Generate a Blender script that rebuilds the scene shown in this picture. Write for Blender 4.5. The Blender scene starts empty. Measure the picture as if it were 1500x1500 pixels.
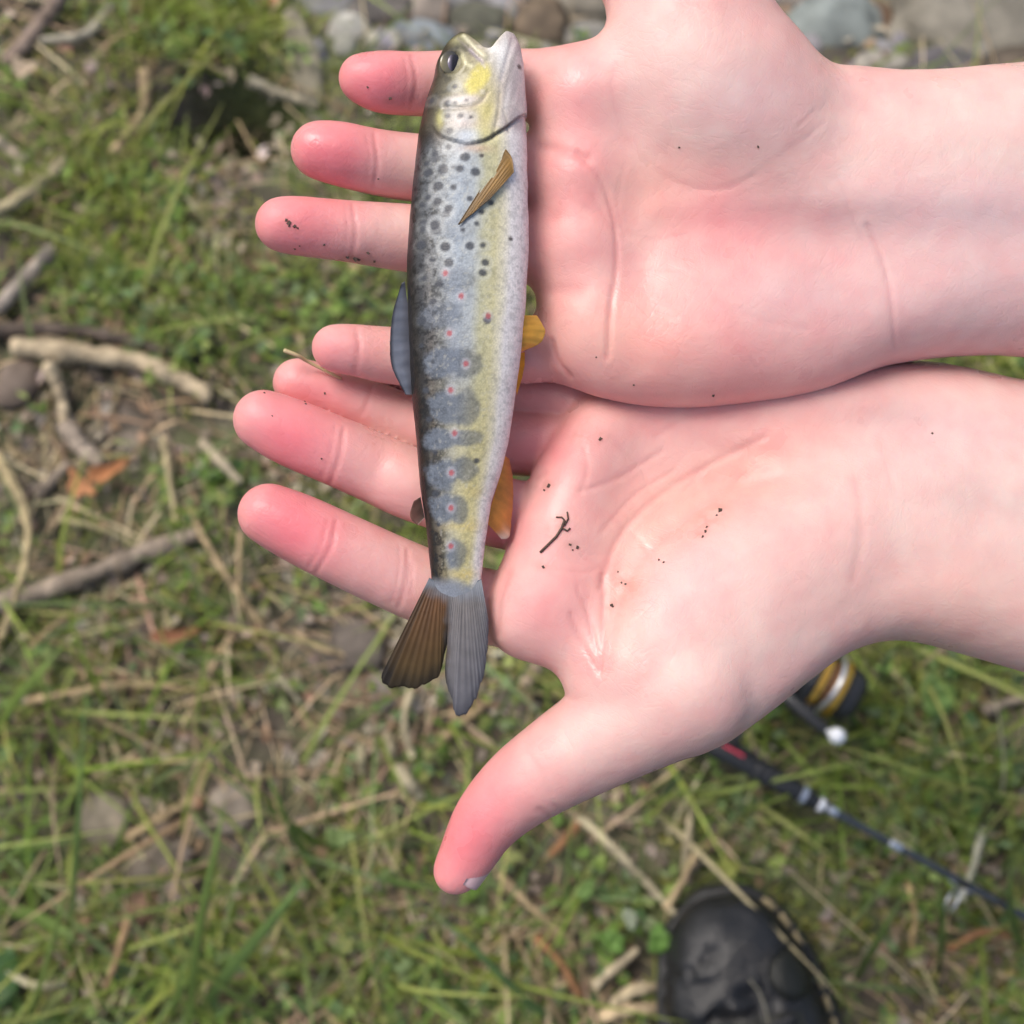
import bpy, math, random
import numpy as np
from mathutils import Vector, Matrix

# ------------------------------------------------------------------ camera, sky, sun, exposure
sc = bpy.context.scene
COL = sc.collection
FPX = 1810.0                      # focal length in pixels of the 1500 px photograph
TILT = math.radians(13.0)
CAM_H = 0.77
REF = 0.33                        # distance camera -> hands
CAM = np.array([0.0, -CAM_H * math.tan(TILT), CAM_H])
ROT = np.array([[1, 0, 0], [0, math.cos(TILT), -math.sin(TILT)], [0, math.sin(TILT), math.cos(TILT)]])

cam_data = bpy.data.cameras.new('camera')
cam = bpy.data.objects.new('camera', cam_data)
COL.objects.link(cam)
cam.location = CAM
cam.rotation_euler = (TILT, 0, 0)
cam_data.sensor_width = 36.0
cam_data.lens = 36.0 * FPX / 1500.0
cam_data.clip_start = 0.02
cam_data.clip_end = 200.0
cam_data.dof.use_dof = True
cam_data.dof.focus_distance = 0.318
cam_data.dof.aperture_fstop = 10.5
sc.camera = cam

SUN_EL, SUN_AZ = math.radians(58), math.radians(-50)      # azimuth from +Y, clockwise
world = bpy.data.worlds.new('World')
sc.world = world
world.use_nodes = True
wn = world.node_tree.nodes
wl = world.node_tree.links
sky = wn.new('ShaderNodeTexSky')
sky.sky_type = 'NISHITA'
sky.sun_disc = False
sky.sun_elevation = SUN_EL
sky.sun_rotation = SUN_AZ
sky.air_density = 1.0
sky.dust_density = 5.0
sky.ozone_density = 0.6
wl.new(sky.outputs[0], wn['Background'].inputs[0])
wn['Background'].inputs[1].default_value = 0.12

sun_data = bpy.data.lights.new('sun', 'SUN')
sun_data.energy = 1.5
sun_data.angle = math.radians(28)
sun_data.color = (1.0, 0.97, 0.93)
sun = bpy.data.objects.new('sun', sun_data)
COL.objects.link(sun)
sd = Vector((math.sin(SUN_AZ) * math.cos(SUN_EL), math.cos(SUN_AZ) * math.cos(SUN_EL), math.sin(SUN_EL)))
sun.rotation_euler = sd.to_track_quat('Z', 'Y').to_euler()
sun.location = sd * 5

sc.view_settings.view_transform = 'Standard'
sc.view_settings.look = 'None'
sc.view_settings.exposure = 0.5
sc.view_settings.gamma = 1.0
sc.render.engine = 'CYCLES'
sc.cycles.use_denoising = True
sc.cycles.adaptive_threshold = 0.03
sc.cycles.max_bounces = 6
sc.cycles.diffuse_bounces = 3
sc.cycles.glossy_bounces = 2
sc.cycles.transmission_bounces = 4
sc.cycles.transparent_max_bounces = 4
sc.cycles.caustics_reflective = False
sc.cycles.caustics_refractive = False

rng = np.random.default_rng(7)
random.seed(7)

# ------------------------------------------------------------------ helpers
TAB = np.random.default_rng(3).random((32, 32, 32)).astype(np.float32)


def vnoise(p):
    p = np.asarray(p, np.float64)
    i = np.floor(p).astype(int)
    f = p - i
    f = f * f * (3 - 2 * f)
    i0 = i % 32
    i1 = (i + 1) % 32
    x0, y0, z0 = i0[..., 0], i0[..., 1], i0[..., 2]
    x1, y1, z1 = i1[..., 0], i1[..., 1], i1[..., 2]
    fx, fy, fz = f[..., 0], f[..., 1], f[..., 2]
    a = TAB[x0, y0, z0] * (1 - fx) + TAB[x1, y0, z0] * fx
    b = TAB[x0, y1, z0] * (1 - fx) + TAB[x1, y1, z0] * fx
    c = TAB[x0, y0, z1] * (1 - fx) + TAB[x1, y0, z1] * fx
    d = TAB[x0, y1, z1] * (1 - fx) + TAB[x1, y1, z1] * fx
    return (a * (1 - fy) + b * fy) * (1 - fz) + (c * (1 - fy) + d * fy) * fz


def fbm(p, octaves=3):
    p = np.asarray(p, float)
    s, a, n = 0.0, 1.0, 0.0
    for _ in range(octaves):
        s = s + a * vnoise(p)
        n += a
        a *= 0.5
        p = p * 2.03 + 7.1
    return s / n


def noise2(x, y, scale, seed=0.0, octaves=3):
    return fbm(np.stack([np.asarray(x) * scale + seed, np.asarray(y) * scale + seed * 1.7, np.full(np.shape(x), seed + 0.37)], -1), octaves)


def sstep(a, b, x):
    t = np.clip((x - a) / (b - a), 0, 1)
    return t * t * (3 - 2 * t)


def mix(a, b, t):
    t = np.asarray(t)[..., None]
    return np.asarray(a) * (1 - t) + np.asarray(b) * t


def cam_pt(px, py, h=0.0):
    """photo pixel at height h (metres nearer than the hand plane) -> metric camera frame"""
    s = REF - h
    return np.array([(px - 750) / FPX * s, -(py - 750) / FPX * s, -s])


def to_world(v):
    return np.asarray(v) @ ROT.T + CAM


def to_cam(w):
    return (np.asarray(w) - CAM) @ ROT


def to_px(w):
    c = to_cam(w)
    return 750 + FPX * c[..., 0] / -c[..., 2], 750 - FPX * c[..., 1] / -c[..., 2]


ORIGIN = {}


def make_mesh(name, v, f, mat, col=None, smooth=True):
    me = bpy.data.meshes.new(name)
    v = np.asarray(v, np.float32)
    if isinstance(f, np.ndarray):
        n, k = f.shape
        me.vertices.add(len(v))
        me.vertices.foreach_set('co', v.ravel())
        me.loops.add(n * k)
        me.loops.foreach_set('vertex_index', f.astype(np.int32).ravel())
        me.polygons.add(n)
        me.polygons.foreach_set('loop_start', np.arange(0, n * k, k, dtype=np.int32))
        me.update(calc_edges=True)
    else:
        me.from_pydata(v.tolist(), [], [list(map(int, q)) for q in f])
    me.polygons.foreach_set('use_smooth', np.full(len(me.polygons), smooth))
    if col is not None:
        at = me.color_attributes.new('Col', 'FLOAT_COLOR', 'POINT')
        c4 = np.ones((len(v), 4), np.float32)
        c4[:, :3] = col
        at.data.foreach_set('color', c4.ravel())
    me.materials.append(mat)
    me.update()
    return me


def add(name, v, f, mat, parent=None, col=None, smooth=True, origin=None):
    """one mesh object from world-space vertices"""
    v = np.asarray(v, float)
    if parent is not None:
        o0 = ORIGIN[parent.name]
    elif origin is not None:
        o0 = np.asarray(origin, float)
    else:
        o0 = np.array([v[:, 0].mean(), v[:, 1].mean(), v[:, 2].min()])
    ob = bpy.data.objects.new(name, make_mesh(name, v - o0, f, mat, col, smooth))
    COL.objects.link(ob)
    if parent is None:
        ob.location = o0
    else:
        ob.parent = parent
    ORIGIN[ob.name] = o0
    return ob


def empty(name, loc):
    ob = bpy.data.objects.new(name, None)
    COL.objects.link(ob)
    ob.location = loc
    ob.empty_display_size = 0.02
    ORIGIN[ob.name] = np.asarray(loc, float)
    return ob


def tag(o, label=None, cat=None, group=None, kind=None):
    if label: o['label'] = label
    if cat: o['category'] = cat
    if group: o['group'] = group
    if kind: o['kind'] = kind
    return o


# ------------------------------------------------------------------ materials
def new_mat(name):
    m = bpy.data.materials.new(name)
    m.use_nodes = True
    return m, m.node_tree.nodes, m.node_tree.links, m.node_tree.nodes['Principled BSDF']


def mat_simple(name, color, rough=0.5, metal=0.0, vary=0.25, scale=60, bump=0.0, bump_scale=None, spec=0.5, coat=0.0):
    m, n, l, b = new_mat(name)
    tc = n.new('ShaderNodeTexCoord')
    nz = n.new('ShaderNodeTexNoise'); nz.inputs['Scale'].default_value = scale; nz.inputs['Detail'].default_value = 5
    l.new(tc.outputs['Object'], nz.inputs['Vector'])
    mr = n.new('ShaderNodeMapRange'); mr.inputs[1].default_value = 0.25; mr.inputs[2].default_value = 0.75
    mr.inputs[3].default_value = 1 - vary; mr.inputs[4].default_value = 1 + vary
    l.new(nz.outputs['Fac'], mr.inputs[0])
    mx = n.new('ShaderNodeMix'); mx.data_type = 'RGBA'; mx.blend_type = 'MULTIPLY'; mx.inputs[0].default_value = 1
    mx.inputs[6].default_value = (*color, 1)
    l.new(mr.outputs[0], mx.inputs[7])
    l.new(mx.outputs[2], b.inputs['Base Color'])
    b.inputs['Roughness'].default_value = rough
    b.inputs['Metallic'].default_value = metal
    b.inputs['Specular IOR Level'].default_value = spec
    b.inputs['Coat Weight'].default_value = coat
    if bump:
        nb = n.new('ShaderNodeTexNoise'); nb.inputs['Scale'].default_value = bump_scale or scale * 3; nb.inputs['Detail'].default_value = 6
        l.new(tc.outputs['Object'], nb.inputs['Vector'])
        bp = n.new('ShaderNodeBump'); bp.inputs['Strength'].default_value = bump; bp.inputs['Distance'].default_value = 0.002
        l.new(nb.outputs['Fac'], bp.inputs['Height'])
        l.new(bp.outputs['Normal'], b.inputs['Normal'])
    return m


def mat_attr(name, rough=0.5, vary=0.2, scale=80, bump=0.0, bump_scale=300, translucent=0.0, spec=0.5):
    m, n, l, b = new_mat(name)
    at = n.new('ShaderNodeAttribute'); at.attribute_name = 'Col'
    tc = n.new('ShaderNodeTexCoord')
    nz = n.new('ShaderNodeTexNoise'); nz.inputs['Scale'].default_value = scale; nz.inputs['Detail'].default_value = 4
    l.new(tc.outputs['Object'], nz.inputs['Vector'])
    mr = n.new('ShaderNodeMapRange'); mr.inputs[1].default_value = 0.25; mr.inputs[2].default_value = 0.75
    mr.inputs[3].default_value = 1 - vary; mr.inputs[4].default_value = 1 + vary
    l.new(nz.outputs['Fac'], mr.inputs[0])
    mx = n.new('ShaderNodeMix'); mx.data_type = 'RGBA'; mx.blend_type = 'MULTIPLY'; mx.inputs[0].default_value = 1
    l.new(at.outputs['Color'], mx.inputs[6]); l.new(mr.outputs[0], mx.inputs[7])
    l.new(mx.outputs[2], b.inputs['Base Color'])
    b.inputs['Roughness'].default_value = rough
    b.inputs['Specular IOR Level'].default_value = spec
    if bump:
        nb = n.new('ShaderNodeTexNoise'); nb.inputs['Scale'].default_value = bump_scale; nb.inputs['Detail'].default_value = 5
        l.new(tc.outputs['Object'], nb.inputs['Vector'])
        bp = n.new('ShaderNodeBump'); bp.inputs['Strength'].default_value = bump; bp.inputs['Distance'].default_value = 0.002
        l.new(nb.outputs['Fac'], bp.inputs['Height']); l.new(bp.outputs['Normal'], b.inputs['Normal'])
    if translucent:
        tr = n.new('ShaderNodeBsdfTranslucent'); l.new(mx.outputs[2], tr.inputs['Color'])
        ms = n.new('ShaderNodeMixShader'); ms.inputs[0].default_value = translucent
        l.new(b.outputs[0], ms.inputs[1]); l.new(tr.outputs[0], ms.inputs[2])
        l.new(ms.outputs[0], n['Material Output'].inputs['Surface'])
    return m


def mat_skin():
    m, n, l, b = new_mat('skin')
    at = n.new('ShaderNodeAttribute'); at.attribute_name = 'Col'
    tc = n.new('ShaderNodeTexCoord')
    nz = n.new('ShaderNodeTexNoise'); nz.inputs['Scale'].default_value = 110; nz.inputs['Detail'].default_value = 4
    l.new(tc.outputs['Object'], nz.inputs['Vector'])
    rp = n.new('ShaderNodeValToRGB')
    rp.color_ramp.elements[0].position = 0.32; rp.color_ramp.elements[0].color = (1.0, 0.93, 0.93, 1)
    rp.color_ramp.elements[1].position = 0.68; rp.color_ramp.elements[1].color = (1.0, 1.06, 1.04, 1)
    l.new(nz.outputs['Fac'], rp.inputs[0])
    mx = n.new('ShaderNodeMix'); mx.data_type = 'RGBA'; mx.blend_type = 'MULTIPLY'; mx.inputs[0].default_value = 1
    l.new(at.outputs['Color'], mx.inputs[6]); l.new(rp.outputs[0], mx.inputs[7])
    l.new(mx.outputs[2], b.inputs['Base Color'])
    b.inputs['Subsurface Weight'].default_value = 0.35
    b.inputs['Subsurface Radius'].default_value = (1.0, 0.32, 0.18)
    b.inputs['Subsurface Scale'].default_value = 0.0035
    # damp patches: glossier film
    nw = n.new('ShaderNodeTexNoise'); nw.inputs['Scale'].default_value = 70; nw.inputs['Detail'].default_value = 3
    l.new(tc.outputs['Object'], nw.inputs['Vector'])
    mw = n.new('ShaderNodeMapRange'); mw.inputs[1].default_value = 0.40; mw.inputs[2].default_value = 0.66
    mw.inputs[3].default_value = 0.55; mw.inputs[4].default_value = 0.25
    l.new(nw.outputs['Fac'], mw.inputs[0]); l.new(mw.outputs[0], b.inputs['Roughness'])
    b.inputs['Specular IOR Level'].default_value = 0.38
    # fine skin relief: pore grain plus faint stretched wrinkles
    n2 = n.new('ShaderNodeTexNoise'); n2.inputs['Scale'].default_value = 560; n2.inputs['Detail'].default_value = 6; n2.inputs['Roughness'].default_value = 0.6
    l.new(tc.outputs['Object'], n2.inputs['Vector'])
    h = n2.outputs['Fac']
    for rot, st_, sc_, w in ((0.5, (0.22, 1, 1), 330, 0.8), (-0.9, (0.2, 1, 1), 300, 0.7), (1.57, (0.3, 1, 1), 420, 0.5)):
        mp = n.new('ShaderNodeMapping'); mp.inputs['Rotation'].default_value = (0, 0, rot)
        l.new(tc.outputs['Object'], mp.inputs['Vector'])
        m2 = n.new('ShaderNodeMapping'); m2.inputs['Scale'].default_value = st_
        l.new(mp.outputs[0], m2.inputs['Vector'])
        nq = n.new('ShaderNodeTexNoise'); nq.inputs['Scale'].default_value = sc_; nq.inputs['Detail'].default_value = 2; nq.inputs['Distortion'].default_value = 0.6
        l.new(m2.outputs[0], nq.inputs['Vector'])
        dv = n.new('ShaderNodeMath'); dv.operation = 'SUBTRACT'; dv.inputs[1].default_value = 0.5
        l.new(nq.outputs['Fac'], dv.inputs[0])
        ab = n.new('ShaderNodeMath'); ab.operation = 'ABSOLUTE'
        l.new(dv.outputs[0], ab.inputs[0])
        q = n.new('ShaderNodeMapRange'); q.inputs[1].default_value = 0.0; q.inputs[2].default_value = 0.035
        q.inputs[3].default_value = 0.0; q.inputs[4].default_value = w * 0.35
        l.new(ab.outputs[0], q.inputs[0])
        ad = n.new('ShaderNodeMath'); ad.operation = 'ADD'
        l.new(q.outputs[0], ad.inputs[0]); l.new(h, ad.inputs[1])
        h = ad.outputs[0]
    bp = n.new('ShaderNodeBump'); bp.inputs['Strength'].default_value = 0.24; bp.inputs['Distance'].default_value = 0.0004
    l.new(h, bp.inputs['Height']); l.new(bp.outputs['Normal'], b.inputs['Normal'])
    return m


def mat_fish():
    m, n, l, b = new_mat('trout_skin')
    at = n.new('ShaderNodeAttribute'); at.attribute_name = 'Col'
    tc = n.new('ShaderNodeTexCoord')
    vo = n.new('ShaderNodeTexVoronoi'); vo.inputs['Scale'].default_value = 1900
    l.new(tc.outputs['Object'], vo.inputs['Vector'])
    mr = n.new('ShaderNodeMapRange'); mr.inputs[1].default_value = 0.0; mr.inputs[2].default_value = 0.75
    mr.inputs[3].default_value = 1.11; mr.inputs[4].default_value = 0.88
    l.new(vo.outputs['Distance'], mr.inputs[0])
    mx = n.new('ShaderNodeMix'); mx.data_type = 'RGBA'; mx.blend_type = 'MULTIPLY'; mx.inputs[0].default_value = 1
    l.new(at.outputs['Color'], mx.inputs[6]); l.new(mr.outputs[0], mx.inputs[7])
    l.new(mx.outputs[2], b.inputs['Base Color'])
    b.inputs['Metallic'].default_value = 0.0
    b.inputs['Roughness'].default_value = 0.42
    b.inputs['Coat Weight'].default_value = 0.25
    b.inputs['Specular IOR Level'].default_value = 0.3
    b.inputs['Coat Roughness'].default_value = 0.14
    bp = n.new('ShaderNodeBump'); bp.inputs['Strength'].default_value = 0.3; bp.inputs['Distance'].default_value = 0.0002
    bp.invert = True
    l.new(vo.outputs['Distance'], bp.inputs['Height']); l.new(bp.outputs['Normal'], b.inputs['Normal'])
    return m


def mat_soil():
    m, n, l, b = new_mat('soil')
    tc = n.new('ShaderNodeTexCoord')
    n1 = n.new('ShaderNodeTexNoise'); n1.inputs['Scale'].default_value = 28; n1.inputs['Detail'].default_value = 8; n1.inputs['Roughness'].default_value = 0.65
    l.new(tc.outputs['Object'], n1.inputs['Vector'])
    r1 = n.new('ShaderNodeValToRGB')
    e = r1.color_ramp.elements
    e[0].position = 0.3; e[0].color = (0.030, 0.024, 0.018, 1)
    e[1].position = 0.7; e[1].color = (0.24, 0.20, 0.155, 1)
    e2 = e.new(0.5); e2.color = (0.082, 0.067, 0.050, 1)
    l.new(n1.outputs['Fac'], r1.inputs[0])
    n2 = n.new('ShaderNodeTexNoise'); n2.inputs['Scale'].default_value = 11; n2.inputs['Detail'].default_value = 5
    l.new(tc.outputs['Object'], n2.inputs['Vector'])
    r2 = n.new('ShaderNodeValToRGB'); r2.color_ramp.elements[0].position = 0.42; r2.color_ramp.elements[1].position = 0.6
    l.new(n2.outputs['Fac'], r2.inputs[0])
    mx = n.new('ShaderNodeMix'); mx.data_type = 'RGBA'
    mx.inputs[7].default_value = (0.10, 0.115, 0.042, 1)
    l.new(r2.outputs[0], mx.inputs[0]); l.new(r1.outputs[0], mx.inputs[6])
    l.new(mx.outputs[2], b.inputs['Base Color'])
    b.inputs['Roughness'].default_value = 0.9
    bp = n.new('ShaderNodeBump'); bp.inputs['Strength'].default_value = 0.8; bp.inputs['Distance'].default_value = 0.006
    n3 = n.new('ShaderNodeTexNoise'); n3.inputs['Scale'].default_value = 130; n3.inputs['Detail'].default_value = 6
    l.new(tc.outputs['Object'], n3.inputs['Vector'])
    l.new(n3.outputs['Fac'], bp.inputs['Height']); l.new(bp.outputs['Normal'], b.inputs['Normal'])
    return m


M_SKIN = mat_skin()
M_FISH = mat_fish()
M_SOIL = mat_soil()
M_LEAF = mat_attr('leaf', rough=0.5, vary=0.2, scale=120, translucent=0.3, spec=0.3)
M_DRY = mat_attr('dry_plant', rough=0.8, vary=0.25, scale=150, translucent=0.12, spec=0.2)
M_WOOD = mat_attr('twig_bark', rough=0.85, vary=0.35, scale=140, bump=0.6, bump_scale=400, spec=0.2)
M_STONE = mat_attr('river_stone', rough=0.75, vary=0.3, scale=55, bump=0.5, bump_scale=160, spec=0.3)
M_FIN = mat_attr('fin', rough=0.35, vary=0.15, scale=300, translucent=0.35)
M_DIRT = mat_simple('dirt', (0.075, 0.045, 0.032), 0.8, vary=0.4, scale=900)
M_NAIL = mat_simple('fingernail', (0.70, 0.46, 0.47), 0.3, vary=0.06, scale=200, spec=0.6)

# ------------------------------------------------------------------ terrain
def terr(x, y):
    x = np.asarray(x, float); y = np.asarray(y, float)
    z = 0.036 * (noise2(x, y, 9, 1.3) - 0.5) + 0.012 * (noise2(x, y, 34, 5.1) - 0.5) + 0.006 * (noise2(x, y, 110, 9.2, 2) - 0.5)
    z = z - 0.30 * np.clip(sstep(0.22, 0.75, y), 0, 1) * sstep(-0.6, 0.3, x)   # bank falls to the stream bed
    z = z - 0.085 * np.exp(-(((x + 0.20) / 0.045) ** 2 + ((y - 0.285) / 0.028) ** 2))              # hollow under the grass tuft
    return z


def ground_pt(px, py, lift=0.0):
    px = np.asarray(px, float); py = np.asarray(py, float)
    d = np.stack([(px - 750) / FPX, -(py - 750) / FPX, -np.ones_like(px)], -1) @ ROT.T
    s = (CAM_H - lift) / -d[..., 2]
    for _ in range(12):
        p = CAM + d * s[..., None]
        z = terr(p[..., 0], p[..., 1]) + lift
        s = s + 0.7 * (p[..., 2] - z) / -d[..., 2]
    return CAM + d * s[..., None]


def gpx():                                  # metres per photo pixel on the ground, roughly
    return 0.77 / FPX


def build_ground():
    core = np.arange(-0.62, 0.6201, 0.005)
    far = [0.62]
    st = 0.006
    while far[-1] < 60:
        st *= 1.13
        far.append(far[-1] + st)
    far = np.array(far[1:])
    ax = np.concatenate([-far[::-1], core, far])
    X, Y = np.meshgrid(ax, ax, indexing='ij')
    Z = terr(X, Y)
    n = len(ax)
    v = np.stack([X, Y, Z], -1).reshape(-1, 3)
    i = np.arange(n * n).reshape(n, n)
    f = np.stack([i[:-1, :-1], i[1:, :-1], i[1:, 1:], i[:-1, 1:]], -1).reshape(-1, 4)
    g = add('ground', v, f, M_SOIL, origin=(0, 0, 0))
    tag(g, 'dark brown soil of the stream bank under grass and litter', 'ground', kind='structure')


build_ground()

# ------------------------------------------------------------------ implicit surfaces
class Vol:
    def __init__(s, lo, hi, res):
        s.lo = np.array(lo, float); s.res = res
        s.n = np.ceil((np.array(hi) - s.lo) / res).astype(int) + 1
        s.d = np.full(tuple(s.n), 0.04, np.float32)

    def sl(s, lo, hi):
        a = np.clip(np.floor((np.array(lo) - s.lo) / s.res).astype(int), 0, s.n)
        b = np.clip(np.ceil((np.array(hi) - s.lo) / s.res).astype(int) + 1, 0, s.n)
        ax = [(s.lo[k] + s.res * np.arange(a[k], b[k])).astype(np.float32) for k in range(3)]
        return (slice(a[0], b[0]), slice(a[1], b[1]), slice(a[2], b[2])), ax[0][:, None, None], ax[1][None, :, None], ax[2][None, None, :]

    def join(s, sl, d, k):
        s.d[sl] = smin(s.d[sl], d, k)


def smin(a, b, k):
    if k <= 0:
        return np.minimum(a, b)
    h = np.clip(0.5 + 0.5 * (b - a) / k, 0, 1)
    return b * (1 - h) + a * h - k * h * (1 - h)


def cone(vol, a, ra, b, rb, k, pad=0.012):
    a = np.array(a); b = np.array(b)
    r = max(ra, rb) + pad
    sl, X, Y, Z = vol.sl(np.minimum(a, b) - r, np.maximum(a, b) + r)
    ba = b - a
    L = float(ba @ ba) + 1e-12
    t = np.clip(((X - a[0]) * ba[0] + (Y - a[1]) * ba[1] + (Z - a[2]) * ba[2]) / L, 0, 1)
    d = np.sqrt((X - a[0] - t * ba[0]) ** 2 + (Y - a[1] - t * ba[1]) ** 2 + (Z - a[2] - t * ba[2]) ** 2) - (ra + (rb - ra) * t)
    vol.join(sl, d, k)


def ellipsoid(vol, c, r, ang, k, pad=0.012, sub=False):
    c = np.array(c); R = max(r[:2])
    ext = np.array([R, R, r[2]]) + pad
    sl, X, Y, Z = vol.sl(c - ext, c + ext)
    ca, sa = math.cos(ang), math.sin(ang)
    x = ((X - c[0]) * ca + (Y - c[1]) * sa); y = (-(X - c[0]) * sa + (Y - c[1]) * ca); z = Z - c[2]
    k0 = np.sqrt((x / r[0]) ** 2 + (y / r[1]) ** 2 + (z / r[2]) ** 2) + 1e-6
    k1 = np.sqrt((x / r[0] ** 2) ** 2 + (y / r[1] ** 2) ** 2 + (z / r[2] ** 2) ** 2) + 1e-6
    d = k0 * (k0 - 1) / k1
    if sub:
        vol.d[sl] = -smin(-vol.d[sl], d, k)
    else:
        vol.join(sl, d, k)


def poly_sdf(P, X, Y):
    """signed distance to polygon P on the 2-D grid X, Y"""
    d = np.full(X.shape, 1e9)
    inside = np.zeros(X.shape, bool)
    n = len(P)
    for i in range(n):
        a = P[i]; b = P[(i + 1) % n]
        e = b - a
        wx, wy = X - a[0], Y - a[1]
        t = np.clip((wx * e[0] + wy * e[1]) / (e @ e), 0, 1)
        d = np.minimum(d, (wx - e[0] * t) ** 2 + (wy - e[1] * t) ** 2)
        c = ((a[1] > Y) != (b[1] > Y)) & (X < (b[0] - a[0]) * (Y - a[1]) / (b[1] - a[1] + 1e-12) + a[0])
        inside ^= c
    d = np.sqrt(d)
    return np.where(inside, -d, d)


def round_poly(P, it=2):
    P = np.asarray(P, float)
    for _ in range(it):
        Q = np.roll(P, -1, 0)
        P = np.stack([P * 0.75 + Q * 0.25, P * 0.25 + Q * 0.75], 1).reshape(-1, P.shape[1])
    return P


def surface_nets(d, lo, res):
    ins = d < 0
    nx, ny, nz = d.shape
    cnt = np.zeros((nx - 1, ny - 1, nz - 1), np.int8)
    for a in (0, 1):
        for b in (0, 1):
            for c in (0, 1):
                cnt += ins[a:nx - 1 + a, b:ny - 1 + b, c:nz - 1 + c]
    act = np.argwhere((cnt > 0) & (cnt < 8))
    idx = np.full(cnt.shape, -1, np.int64)
    idx[act[:, 0], act[:, 1], act[:, 2]] = np.arange(len(act))
    corners = [(a, b, c) for a in (0, 1) for b in (0, 1) for c in (0, 1)]
    val = {q: d[act[:, 0] + q[0], act[:, 1] + q[1], act[:, 2] + q[2]] for q in corners}
    sm = np.zeros((len(act), 3)); n = np.zeros(len(act))
    for q in corners:
        for ax in range(3):
            if q[ax] == 0:
                r = list(q); r[ax] = 1; r = tuple(r)
                va, vb = val[q], val[r]
                m = (va < 0) != (vb < 0)
                t = np.where(m, va / np.where(m, va - vb, 1), 0)
                p = np.tile(np.array(q, float), (len(act), 1))
                p[:, ax] += t
                sm += p * m[:, None]; n += m
    v = lo + (act + sm / n[:, None]) * res
    faces = []
    for ax in range(3):
        o1, o2 = (ax + 1) % 3, (ax + 2) % 3
        s0 = [slice(1, -1)] * 3; s1 = [slice(1, -1)] * 3
        s0[ax] = slice(0, d.shape[ax] - 1); s1[ax] = slice(1, d.shape[ax])
        A, B = ins[tuple(s0)], ins[tuple(s1)]
        for flip, msk in ((False, A & ~B), (True, ~A & B)):
            e = np.argwhere(msk)
            if not len(e):
                continue
            off = np.ones(3, int); off[ax] = 0
            e = e + off
            q = []
            for (u, w) in ((0, 0), (-1, 0), (-1, -1), (0, -1)):
                c = e.copy(); c[:, o1] += u; c[:, o2] += w
                q.append(idx[c[:, 0], c[:, 1], c[:, 2]])
            q = np.stack(q, 1)
            faces.append(q[:, ::-1] if flip else q)
    return v, np.concatenate(faces)


def vert_normals(v, f):
    n = np.zeros_like(v)
    fn = np.cross(v[f[:, 2]] - v[f[:, 0]], v[f[:, 3]] - v[f[:, 1]])
    for k in range(4):
        np.add.at(n, f[:, k], fn)
    return n / (np.linalg.norm(n, axis=1, keepdims=True) + 1e-12)


def relax(v, f, it=2, w=0.5):
    e = np.concatenate([f[:, [0, 1]], f[:, [1, 2]], f[:, [2, 3]], f[:, [3, 0]]])
    cnt = np.bincount(e.ravel(), minlength=len(v)).astype(float)
    for _ in range(it):
        s = np.stack([np.bincount(e[:, 0], v[e[:, 1], k], len(v)) + np.bincount(e[:, 1], v[e[:, 0], k], len(v)) for k in range(3)], 1)
        v = v * (1 - w) + w * s / cnt[:, None]
    return v


def pdist(px, py, line):
    d = np.full(px.shape, 1e9)
    for a, b in zip(line[:-1], line[1:]):
        ex, ey = b[0] - a[0], b[1] - a[1]
        t = np.clip(((px - a[0]) * ex + (py - a[1]) * ey) / (ex * ex + ey * ey + 1e-9), 0, 1)
        d = np.minimum(d, (px - a[0] - t * ex) ** 2 + (py - a[1] - t * ey) ** 2)
    return np.sqrt(d)


K = REF / FPX                                # metres per photo pixel at the hands


def curve_pts(P, n=12):
    """Catmull-Rom through control points (any dimension)"""
    P = np.asarray(P, float)
    Q = np.vstack([2 * P[0] - P[1], P, 2 * P[-1] - P[-2]])
    out = []
    for i in range(len(P) - 1):
        p0, p1, p2, p3 = Q[i:i + 4]
        for t in np.linspace(0, 1, n, endpoint=False):
            out.append(0.5 * ((2 * p1) + (-p0 + p2) * t + (2 * p0 - 5 * p1 + 4 * p2 - p3) * t * t + (-p0 + 3 * p1 - 3 * p2 + p3) * t ** 3))
    out.append(P[-1])
    return np.array(out)


def chain(vol, pts, k=0.002):
    """pts (px, py, h mm, radius px) -> tapered limb"""
    P = curve_pts(pts, 5)
    m = [cam_pt(p[0], p[1], p[2] * 1e-3) for p in P]
    r = [p[3] * (REF - p[2] * 1e-3) / FPX for p in P]
    for i in range(len(P) - 1):
        cone(vol, m[i], r[i], m[i + 1], r[i + 1], 0.0005, pad=0.008)


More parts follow.
